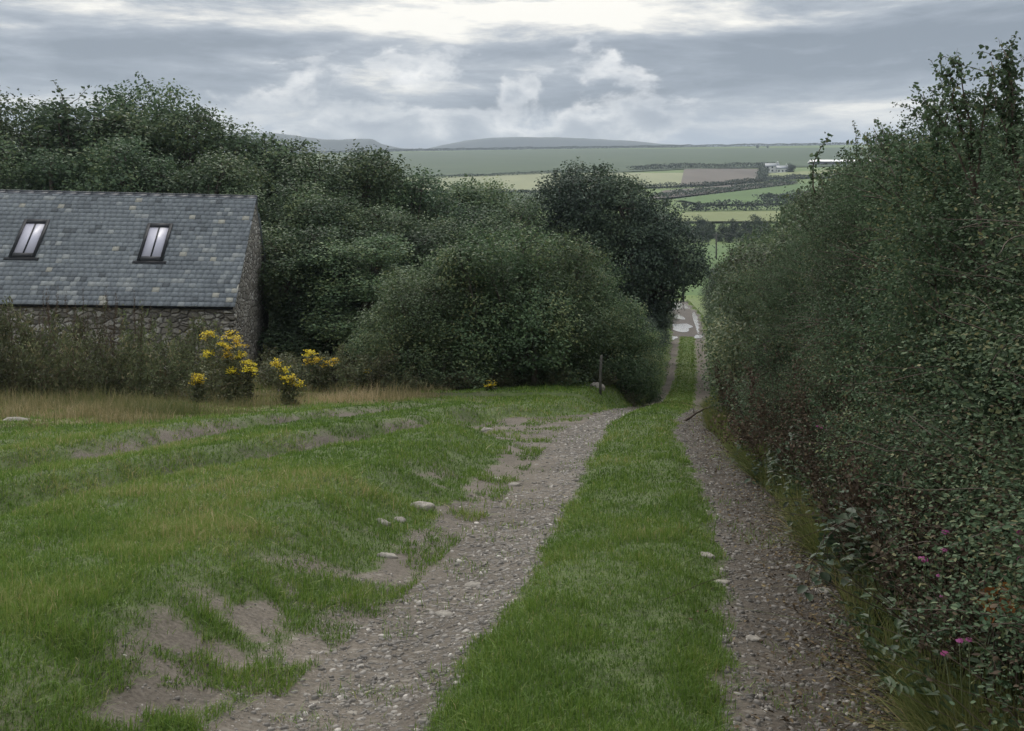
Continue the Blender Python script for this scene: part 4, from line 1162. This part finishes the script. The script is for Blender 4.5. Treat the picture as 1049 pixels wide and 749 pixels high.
# fence post by the thicket, gate post by the puddles, utility pole
def post(px, py0, py1, Y, r, name, label, cat, mat, lean=0.0, dz=0):
    X = px_x(px, Y); g = float(gz(X, Y)); h = top_z(py0, Y) - g
    mb = MB(); mb.tube(np.array([[0, 0, -.4], [0, 0, h * .5], [lean, 0, h * .99], [lean, 0, h]]), [r, r * .97, r * .94, r * .7], 9)
    ob = link(name, mb.mesh(name), mat); ob.location = (X, Y, g); tag(ob, label, cat); return ob
post(615, 364, 393, 26.4, .04, 'fence_post', 'weathered grey fence post standing in front of the thicket', 'post', M['post'], .03)
post(700, 293, 306, 111, .13, 'gate_post', 'dark gate post at the end of the puddled lane', 'post', M['dark_wall'])
p = post(733.8, 239, 267, 203, .16, 'utility_pole', 'thin wooden utility pole standing in the bright field beyond the lane', 'pole', M['post'])
mb = MB(); mb.box((0, 0, 5.0), (1.5, .12, .12)); mb.box((-.6, 0, 5.12), (.08, .08, .14)); mb.box((.6, 0, 5.12), (.08, .08, .14)); 
link('crossarm', mb.mesh('crossarm'), M['post'], p)

# ------------------------------------------------------------------ far country
def hill_hit(px, py):
    X = lambda Y: Y * (px - 524.5) / F
    lo, hi = 117.0, 2400.0
    Ys = np.linspace(lo, hi, 6000); Xs = X(Ys); ray = EYE - (py - HZ) / F * Ys
    i = int(np.argmax(gz(Xs, Ys) >= ray))
    return (float(Xs[i]), float(Ys[i]))

def field_mat(name, c1, c2, s=.02, streak=False):
    m, nt, out = new_mat(name); L = nt.links
    geo = N(nt, 'ShaderNodeNewGeometry'); mp = N(nt, 'ShaderNodeMapping')
    mp.inputs['Scale'].default_value = (1, .15, 1) if streak else (1, 1, 1); L.new(geo.outputs['Position'], mp.inputs[0])
    nz = N(nt, 'ShaderNodeTexNoise', Scale=s, Detail=6.0, Roughness=.6); L.new(mp.outputs[0], nz.inputs['Vector'])
    rp = ramp(nt, [(.35, c1), (.65, c2)]); L.new(nz.outputs['Fac'], rp.inputs[0])
    b = N(nt, 'ShaderNodeBsdfPrincipled'); b.inputs['Roughness'].default_value = .9; b.inputs['Specular IOR Level'].default_value = .15
    L.new(rp.outputs[0], b.inputs['Base Color']); L.new(b.outputs[0], out.inputs[0]); return m
M['f_green'] = field_mat('pasture', (.050, .078, .040), (.064, .092, .047))
M['f_bright'] = field_mat('bright_pasture', (.078, .13, .045), (.10, .158, .056))
M['f_pale'] = field_mat('stubble', (.185, .205, .115), (.235, .245, .14), .03, True)
M['f_olive'] = field_mat('olive_pasture', (.16, .185, .08), (.20, .22, .10))
M['f_brown'] = field_mat('ploughed_field', (.105, .092, .078), (.135, .118, .098), .03, True)

def field(poly, mat, off):
    """a field draped on the hillside: a fan of strips between its left and right edges"""
    P = [hill_hit(*p) for p in poly]
    P = np.array(P); n = len(P)
    Ys_ = np.unique(np.concatenate([P[:, 1], np.linspace(P[:, 1].min(), P[:, 1].max(), 60)]))
    rows = []
    for y in Ys_:
        xx = []
        for i in range(n):
            a, b = P[i], P[(i + 1) % n]
            if (a[1] - y) * (b[1] - y) <= 0 and abs(a[1] - b[1]) > 1e-6:
                xx.append(a[0] + (b[0] - a[0]) * (y - a[1]) / (b[1] - a[1]))
        if len(xx) >= 2 and max(xx) - min(xx) > .01: rows.append((y, min(xx), max(xx)))
    k = 9; V = []
    for y, a, b in rows:
        for j in range(k):
            x = a + (b - a) * j / (k - 1); V.append([x, y, float(gz(x, y)) + off])
    Q = [[r * k + j, r * k + j + 1, (r + 1) * k + j + 1, (r + 1) * k + j] for r in range(len(rows) - 1) for j in range(k - 1)]
    tag(link('field', mk_mesh('field', V, Q), mat), kind='structure')
# photograph pixels of each field's corners
field([(330, 178), (330, 158), (560, 153.6), (900, 151.5), (900, 170), (700, 174), (650, 176.5), (420, 182)], M['f_green'], .8)
field([(400, 198), (420, 184.5), (560, 178), (700, 178.5), (697, 192), (570, 197)], M['f_pale'], 1.1)
field([(697, 192), (701, 174.5), (781, 174.5), (781, 186), (740, 191)], M['f_brown'], 1.4)
field([(784, 184.5), (786, 179.5), (870, 174), (872, 182)], M['f_olive'], 1.4)
field([(660, 206), (680, 197), (770, 189.5), (815, 187), (815, 189.5), (730, 199.5), (690, 204)], M['f_brown'], 1.1)
field([(690, 206), (730, 201), (820, 189.5), (880, 183), (930, 183), (930, 205), (780, 211), (724, 212)], M['f_bright'], 1.1)
field([(690, 229.5), (700, 219.5), (810, 218), (900, 212), (900, 229)], M['f_olive'], .9)
field([(430, 216), (440, 202), (560, 200), (650, 199), (650, 214)], M['f_green'], 1.0)
field([(600, 306.3), (640, 251), (1000, 251), (1000, 306.3)], M['f_bright'], .06)

def hedgerow(pts, w, h, label, step=1.0, dens=1.0):
    rng = np.random.default_rng(int(pts[0][0] * 13 + pts[0][1] * 7))
    W = np.array([hill_hit(*p) for p in pts]); o = W[0]
    leaf = MB(); st = MB()
    seg = np.linalg.norm(np.diff(W, axis=0), axis=1); tot = seg.sum(); cum = np.concatenate([[0], np.cumsum(seg)])
    n = int(min(30000, max(2000, tot * 26 * dens)))
    t = rng.uniform(0, tot, n); X = np.interp(t, cum, W[:, 0]); Y = np.interp(t, cum, W[:, 1])
    hh = h * (.75 + .9 * fbm(t / (h * 3.0), t * 0, 7, 4))
    a = rng.uniform(0, 3.14, n); rr = rng.uniform(.5, 1, n) ** .5
    dx = np.cos(a) * w / 2 * rr
    Z = gz(X, Y) + hh * np.sin(a) * rr
    X2 = X + rng.normal(size=n) * w * .3; Y2 = Y + dx
    leaf_geo(leaf, np.stack([X2 - o[0], Y2 - o[1], Z], 1), unit(rng.normal(size=(n, 3)) * .6 + [0, -.4, .7]), h * .27, rng, .45 + rng.normal(size=n) * .2, .8)
    ob = link('hedgerow', leaf.mesh('hedgerow'), M['far_leaf']); ob.location = (o[0], o[1], 0)
    tag(ob, label, 'hedgerow')
hedgerow([(300, 158.5), (420, 155), (560, 153), (720, 151), (880, 148.5)], 8, 4.5, 'thin dark hedge along the skyline of the green hill')
hedgerow([(430, 184.5), (520, 181), (600, 177.5)], 6, 3.0, 'dark hedge above the pale stubble field on the far hillside')
hedgerow([(648, 175), (700, 173), (790, 172)], 12, 4.5, 'dark hedge above the brown ploughed field')
hedgerow([(781, 186.5), (783, 173)], 6, 4.0, 'short hedge at the right end of the brown ploughed field')
hedgerow([(655, 193.5), (720, 193), (760, 189), (820, 183.5), (870, 181)], 6, 3.2, 'long dark hedge below the brown ploughed field')
hedgerow([(672, 204), (720, 200), (770, 195), (815, 190)], 6, 3.4, 'dark hedge above the bright green sloping field')
hedgerow([(695, 216.5), (740, 216), (820, 214.5), (900, 212)], 7, 3.8, 'dark hedge below the bright green sloping field')
hedgerow([(780, 208), (830, 206), (880, 205.5)], 9, 4.5, 'bushy dark hedge at the right end of the bright green field')
hedgerow([(440, 200), (520, 199.5), (600, 199)], 6, 3.0, 'dark hedge below the pale stubble field')

for v in range(3):
    rng = np.random.default_rng(300 + v); wood, leaf = MB(), MB()
    lobes = crown_lobes(8, 8, 9, 13, rng, .12, .2, .32, .5); limbs(wood, lobes, 9, .25, rng, 4, None, .25)
    foliage(leaf, lobes, 420, 8, .5, .55, rng, .45, .5, False, .15, .1, .75)
    proto('far%d' % v, wood, leaf, M['bark'], M['far_leaf'], ('trunk', 'crown'))
belt = [(690, 224), (704, 226), (717, 221), (729, 227), (741, 228), (752, 224), (763, 226), (775, 221), (786, 227), (798, 229), (812, 226), (826, 229), (842, 225), (860, 228), (880, 226)]
for row, (dY, dp) in enumerate([(0, 10), (22, 0)]):
    for i, (px, py) in enumerate(belt):
        Y = 304 + dY + random.uniform(-5, 5); X = px_x(px + (6 if row == 0 else 0), Y); h = top_z(py + dp, Y) - float(gz(X, Y))
        plant('far%d' % ((i + row) % 3), 'tree', 'dark distant tree in the belt across the valley behind the bright field', 'tree', X, Y, (max(.5, h / 10), max(.5, h / 10), h / 8.8), None, 'trees of the belt across the valley')
for px, py, pb, lab in [(810, 167, 178, 'dark round tree right of the white farmhouse'), (784, 169, 177, 'small dark tree left of the white farmhouse'),
                        (716, 206.5, 215, 'round tree standing in the hedge below the bright green field'), (682, 203, 212, 'dark tree at the left end of the bright green field'),
                        (776, 148.5, 152, 'small wind bent tree on the skyline of the green hill'), (786, 149, 152, 'second small tree on the skyline beside the wind bent tree')]:
    X, Y = hill_hit(px, pb); h = (pb - py) * Y / F
    s = h / 9
    plant('far%d' % (int(px) % 3), 'tree', lab, 'tree', X, Y, (s * 1.1, s * 1.1, s), None)

# white farmhouse and long shed on the hillside
def house(px, py, w, d, ez, rise, label):
    X, Y = hill_hit(px, py); g = float(gz(X, Y))
    r = thing('farmhouse', label, 'house', (X, Y, g), R(-12))
    mb = MB(); V = [(-w / 2, -d / 2, -2), (w / 2, -d / 2, -2), (w / 2, d / 2, -2), (-w / 2, d / 2, -2), (-w / 2, -d / 2, ez), (w / 2, -d / 2, ez), (w / 2, d / 2, ez), (-w / 2, d / 2, ez), (-w / 2, 0, ez + rise), (w / 2, 0, ez + rise)]
    mb.add(V, [[0, 1, 5, 4], [1, 2, 6, 5], [2, 3, 7, 6], [3, 0, 4, 7]], [[5, 6, 9], [7, 4, 8]]); link('wall', mb.mesh('wall'), M['white'], r)
    mb = MB(); o = .4
    for s in (-1, 1):
        q = []
        for dz in (.05, .3):
            for (x, y, z) in ((-w / 2 - o, s * (d / 2 + o), ez - o * rise / (d / 2)), (w / 2 + o, s * (d / 2 + o), ez - o * rise / (d / 2)), (-w / 2 - o, 0, ez + rise), (w / 2 + o, 0, ez + rise)):
                q.append([x, y, z + dz])
        mb.add(q, [[0, 2, 3, 1], [4, 5, 7, 6], [0, 1, 5, 4], [2, 6, 7, 3], [0, 4, 6, 2], [1, 3, 7, 5]])
    rf = link('roof', mb.mesh('roof'), M['slate'], r)
    mb = MB(); mb.box((w / 2 - 1, 0, ez + rise + .6), (1.2, 1.0, 2.0)); link('chimney', mb.mesh('chimney'), M['white'], rf)
    for i in range(3):
        for zz in ((1.4, 4.1) if ez > 4.5 else (1.4,)):
            mb = MB(); mb.box((-w / 2 + w * (i + .5) / 3, -d / 2 - .03, zz + .2), (1.3, .08, 1.4)); link('window', mb.mesh('window'), M['lead'], r)
house(791, 177, 11, 7, 5.2, 2.6, 'white two storey farmhouse on the far hillside, the left one of the pair')
house(801.5, 177.3, 9, 6.5, 3.6, 2.4, 'lower white farm building on the far hillside, right of the taller farmhouse')
def shed():
    X, Y = hill_hit(833, 169.5); X1 = px_x(903, Y)
    L_ = X1 - X; k = Y / F; g = float(gz((X + X1) / 2, Y)); w = 16
    r = thing('farm_shed', 'long low farm shed with a bright pale roof on the far hillside', 'shed', ((X + X1) / 2, Y, g))
    eh = 3.4 * k; 
    mb = MB(); mb.box((0, w / 2, eh / 2 - 1.5), (L_, w, eh + 3)); link('wall', mb.mesh('wall'), M['dark_wall'], r)
    mb = MB(); rs = 2.6 * k
    mb.add([(-L_ / 2 - .6, -.8, eh + .05), (L_ / 2 + .6, -.8, eh + .05), (L_ / 2 + .6, w / 2, eh + rs), (-L_ / 2 - .6, w / 2, eh + rs), (L_ / 2 + .6, w + .8, eh + .05), (-L_ / 2 - .6, w + .8, eh + .05)],
           [[0, 1, 2, 3], [3, 2, 4, 5]], [[0, 3, 5], [1, 4, 2]]); link('roof', mb.mesh('roof'), M['shed_roof'], r)
shed()

# blue hills beyond
def far_hill(name, pts, Y, depth, mat):
    P = np.array([[px_x(px, Y), top_z(py, Y)] for px, py in pts])
    xs_ = np.linspace(P[0, 0], P[-1, 0], 220); zt = np.interp(xs_, P[:, 0], P[:, 1]); 
    ker = np.ones(5) / 5; zs = np.convolve(np.pad(zt, 2, 'edge'), ker, 'valid') + (fbm(xs_ / 60, xs_ * 0, 3, 4) - .5) * 6
    rows = [(-1.0, 0), (-.75, .12), (-.5, .36), (-.25, .72), (-.1, .93), (0, 1.0), (.15, .97), (.5, .7), (1.0, .2)]
    V = []
    for f, hh in rows:
        for x, z in zip(xs_, zs):
            b = 100.0
            V.append([x, Y + f * depth, b + (z - b) * hh])
    n = len(xs_); Q = [[r * n + j, r * n + j + 1, (r + 1) * n + j + 1, (r + 1) * n + j] for r in range(len(rows) - 1) for j in range(n - 1)]
    tag(link(name, mk_mesh(name, V, Q, None, None, True), mat), kind='structure')
M['moor'] = field_mat('moorland', (.050, .060, .050), (.075, .080, .066), .008)
far_hill('hill', [(150, 140), (270, 136), (300, 138), (335, 143), (360, 143), (383, 142.5), (388, 147), (410, 152), (470, 156), (560, 160)], 3300, 500, M['moor'])
far_hill('hill', [(340, 168), (420, 157), (440, 152), (470, 145), (500, 141), (530, 140), (580, 140.5), (640, 144), (700, 149), (760, 152), (840, 158), (1000, 165)], 3900, 600, M['moor'])

# ------------------------------------------------------------------ haze
def haze():
    mb = MB(); mb.box((0, 2520, 210), (9400, 5180, 446))
    m, nt, out = new_mat('haze'); v = N(nt, 'ShaderNodeVolumePrincipled')
    v.inputs['Color'].default_value = (.74, .86, 1.0, 1); v.inputs['Density'].default_value = .00018; v.inputs['Anisotropy'].default_value = .1
    nt.links.new(v.outputs[0], out.inputs['Volume'])
    o = link('haze', mb.mesh('haze'), m); tag(o, kind='stuff')
haze()

# ------------------------------------------------------------------ sky and light
SUN_EL, SUN_AZ = R(42), R(-12)       # azimuth from +Y, negative = to the left
def world():
    w = bpy.data.worlds.new('World'); sc.world = w; w.use_nodes = True
    nt = w.node_tree; nt.nodes.clear(); L = nt.links
    out = N(nt, 'ShaderNodeOutputWorld'); bg = N(nt, 'ShaderNodeBackground', Strength=.1); L.new(bg.outputs[0], out.inputs[0])
    sky = N(nt, 'ShaderNodeTexSky', sky_type='NISHITA', sun_disc=False, sun_elevation=SUN_EL, sun_rotation=SUN_AZ)
    tc = N(nt, 'ShaderNodeTexCoord'); sp = N(nt, 'ShaderNodeSeparateXYZ'); L.new(tc.outputs['Generated'], sp.inputs[0])
    def math_(op, a, b=None, c=None, clamp=False):
        n = N(nt, 'ShaderNodeMath', operation=op); n.use_clamp = clamp
        for i, v in enumerate((a, b, c)):
            if v is None: continue
            if isinstance(v, (int, float)): n.inputs[i].default_value = v
            else: L.new(v, n.inputs[i])
        return n.outputs[0]
    az = math_('ARCTAN2', sp.outputs['X'], sp.outputs['Y'])
    hyp = math_('SQRT', math_('ADD', math_('POWER', sp.outputs['X'], 2.0), math_('POWER', sp.outputs['Y'], 2.0)))
    el = math_('ARCTAN2', sp.outputs['Z'], hyp)
    def vec(kx, ky, oz=0.0):
        c = N(nt, 'ShaderNodeCombineXYZ'); L.new(math_('MULTIPLY', az, kx), c.inputs[0]); L.new(math_('MULTIPLY', el, ky), c.inputs[1]); c.inputs[2].default_value = oz; return c.outputs[0]
    def noise(v, s, d=6, r=.55, dist=0.0):
        n = N(nt, 'ShaderNodeTexNoise', Scale=s, Detail=float(d), Roughness=r, Distortion=dist); L.new(v, n.inputs['Vector']); return n.outputs['Fac']
    def sm(a, b, x):
        n = N(nt, 'ShaderNodeMapRange', interpolation_type='SMOOTHSTEP'); n.inputs[1].default_value = a; n.inputs[2].default_value = b; L.new(x, n.inputs[0]); return n.outputs[0]
    def mix(f, a, b):
        n = N(nt, 'ShaderNodeMix', data_type='RGBA')
        if isinstance(f, (int, float)): n.inputs[0].default_value = f
        else: L.new(f, n.inputs[0])
        for i, v in ((6, a), (7, b)):
            if isinstance(v, tuple): n.inputs[i].default_value = (*[x * 10 for x in v], 1)
            else: L.new(v, n.inputs[i])
        return n.outputs[2]
    # layered stratus: long streaks
    st = noise(vec(2.6, 12.5, 1.7), 1.6, 9, .60, .3)
    st2 = noise(vec(8.0, 40.0, 6.1), 1.5, 8, .60, .3)
    sv = math_('ADD', math_('MULTIPLY', st, .72), math_('MULTIPLY', st2, .28))
    # brighter towards the hidden sun, centre left and high
    dx = math_('ADD', az, .02); glow = math_('MULTIPLY', math_('SUBTRACT', 1.0, sm(.1, .55, math_('ABSOLUTE', dx))), sm(.10, .26, el))
    sv = math_('ADD', sv, math_('MULTIPLY', glow, .10))
    sv = math_('SUBTRACT', sv, math_('MULTIPLY', math_('MULTIPLY', sm(.11, .165, el), math_('SUBTRACT', 1.0, sm(.185, .215, el))), .085))
    sv = math_('SUBTRACT', sv, math_('MULTIPLY', math_('MULTIPLY', sm(.10, .34, az), sm(.14, .22, el)), .085))
    layer = ramp(nt, [(.36, (.155, .178, .21)), (.45, (.25, .277, .315)), (.515, (.385, .408, .435)), (.565, (.64, .63, .60)), (.63, (1.0, .95, .84))]); L.new(sv, layer.inputs[0])
    sc10 = N(nt, 'ShaderNodeVectorMath', operation='SCALE'); sc10.inputs['Scale'].default_value = 10; L.new(layer.outputs[0], sc10.inputs[0])
    # thin blue gap near the horizon shows the clear sky, softened
    low = math_('SUBTRACT', 1.0, sm(.085, .135, el))
    c1 = mix(math_('MULTIPLY', low, .7), sc10.outputs[0], (.38, .43, .51))
    # cumulus bank
    cu = noise(vec(7.5, 13.0, 3.3), 1.5, 9, .56, .25)
    win = math_('MULTIPLY', sm(-.42, -.20, az), math_('SUBTRACT', 1.0, sm(.12, .24, az)))
    hgt = math_('ADD', math_('MULTIPLY', win, .125), .04)
    dens = math_('ADD', math_('MULTIPLY', math_('SUBTRACT', hgt, el), 11.0), math_('MULTIPLY', math_('SUBTRACT', cu, .5), 3.6))
    cm = sm(-.05, .42, dens)
    cut = noise(vec(9.0, 17.0, 9.3), 1.6, 8, .55, .2)
    shade = math_('ADD', math_('MULTIPLY', cut, .75), math_('MULTIPLY', math_('SUBTRACT', 1.0, sm(0.0, .9, dens)), .27))
    cc = ramp(nt, [(.30, (.28, .305, .345)), (.43, (.42, .44, .465)), (.54, (.62, .625, .625)), (.70, (1.0, .97, .92))]); L.new(shade, cc.inputs[0])
    sc2 = N(nt, 'ShaderNodeVectorMath', operation='SCALE'); sc2.inputs['Scale'].default_value = 10; L.new(cc.outputs[0], sc2.inputs[0])
    c2 = mix(math_('MULTIPLY', cm, .95), c1, sc2.outputs[0])
    # the rest of the dome: bright even overcast
    sdir = (math.sin(SUN_AZ) * math.cos(SUN_EL), math.cos(SUN_AZ) * math.cos(SUN_EL), math.sin(SUN_EL))
    dt = N(nt, 'ShaderNodeVectorMath', operation='DOT_PRODUCT'); L.new(tc.outputs['Generated'], dt.inputs[0]); dt.inputs[1].default_value = sdir
    dome = mix(sm(.72, 1.0, dt.outputs['Value']), (1.0, 1.03, 1.06), (2.6, 2.5, 2.35))
    c3 = mix(sm(.25, .5, el), c2, dome)
    c4 = mix(.93, sky.outputs[0], c3)
    L.new(c4, bg.inputs['Color'])
world()
sl = bpy.data.lights.new('sun', 'SUN'); sl.energy = .9; sl.angle = R(14); sl.color = (1, .96, .9)
so = bpy.data.objects.new('sun', sl); COL.objects.link(so)
from mathutils import Vector
sd = Vector((math.sin(SUN_AZ) * math.cos(SUN_EL), math.cos(SUN_AZ) * math.cos(SUN_EL), math.sin(SUN_EL)))
so.rotation_euler = sd.to_track_quat('Z', 'Y').to_euler(); so.location = (0, 20, 60)

# ------------------------------------------------------------------ camera
cam = bpy.data.cameras.new('camera'); co = bpy.data.objects.new('camera', cam); COL.objects.link(co)
co.location = (0, 0, EYE); co.rotation_euler = (R(90), 0, 0)
cam.sensor_width = 36; cam.lens = 36 * F / 1049; cam.shift_y = -(374.5 - HZ) / 1049
cam.clip_start = .05; cam.clip_end = 20000
sc.camera = co

sc.view_settings.view_transform = 'Standard'; sc.view_settings.look = 'None'; sc.view_settings.gamma = 1; sc.view_settings.exposure = .3
sc.view_settings.use_curve_mapping = False
sc.render.engine = 'CYCLES'
cy = sc.cycles
cy.use_denoising = True
try: cy.denoiser = 'OPENIMAGEDENOISE'
except Exception: pass
cy.max_bounces = 5; cy.diffuse_bounces = 3; cy.glossy_bounces = 2; cy.transmission_bounces = 2; cy.volume_bounces = 0; cy.transparent_max_bounces = 4
cy.use_adaptive_sampling = True; cy.adaptive_threshold = .008
cy.caustics_reflective = False; cy.caustics_refractive = False
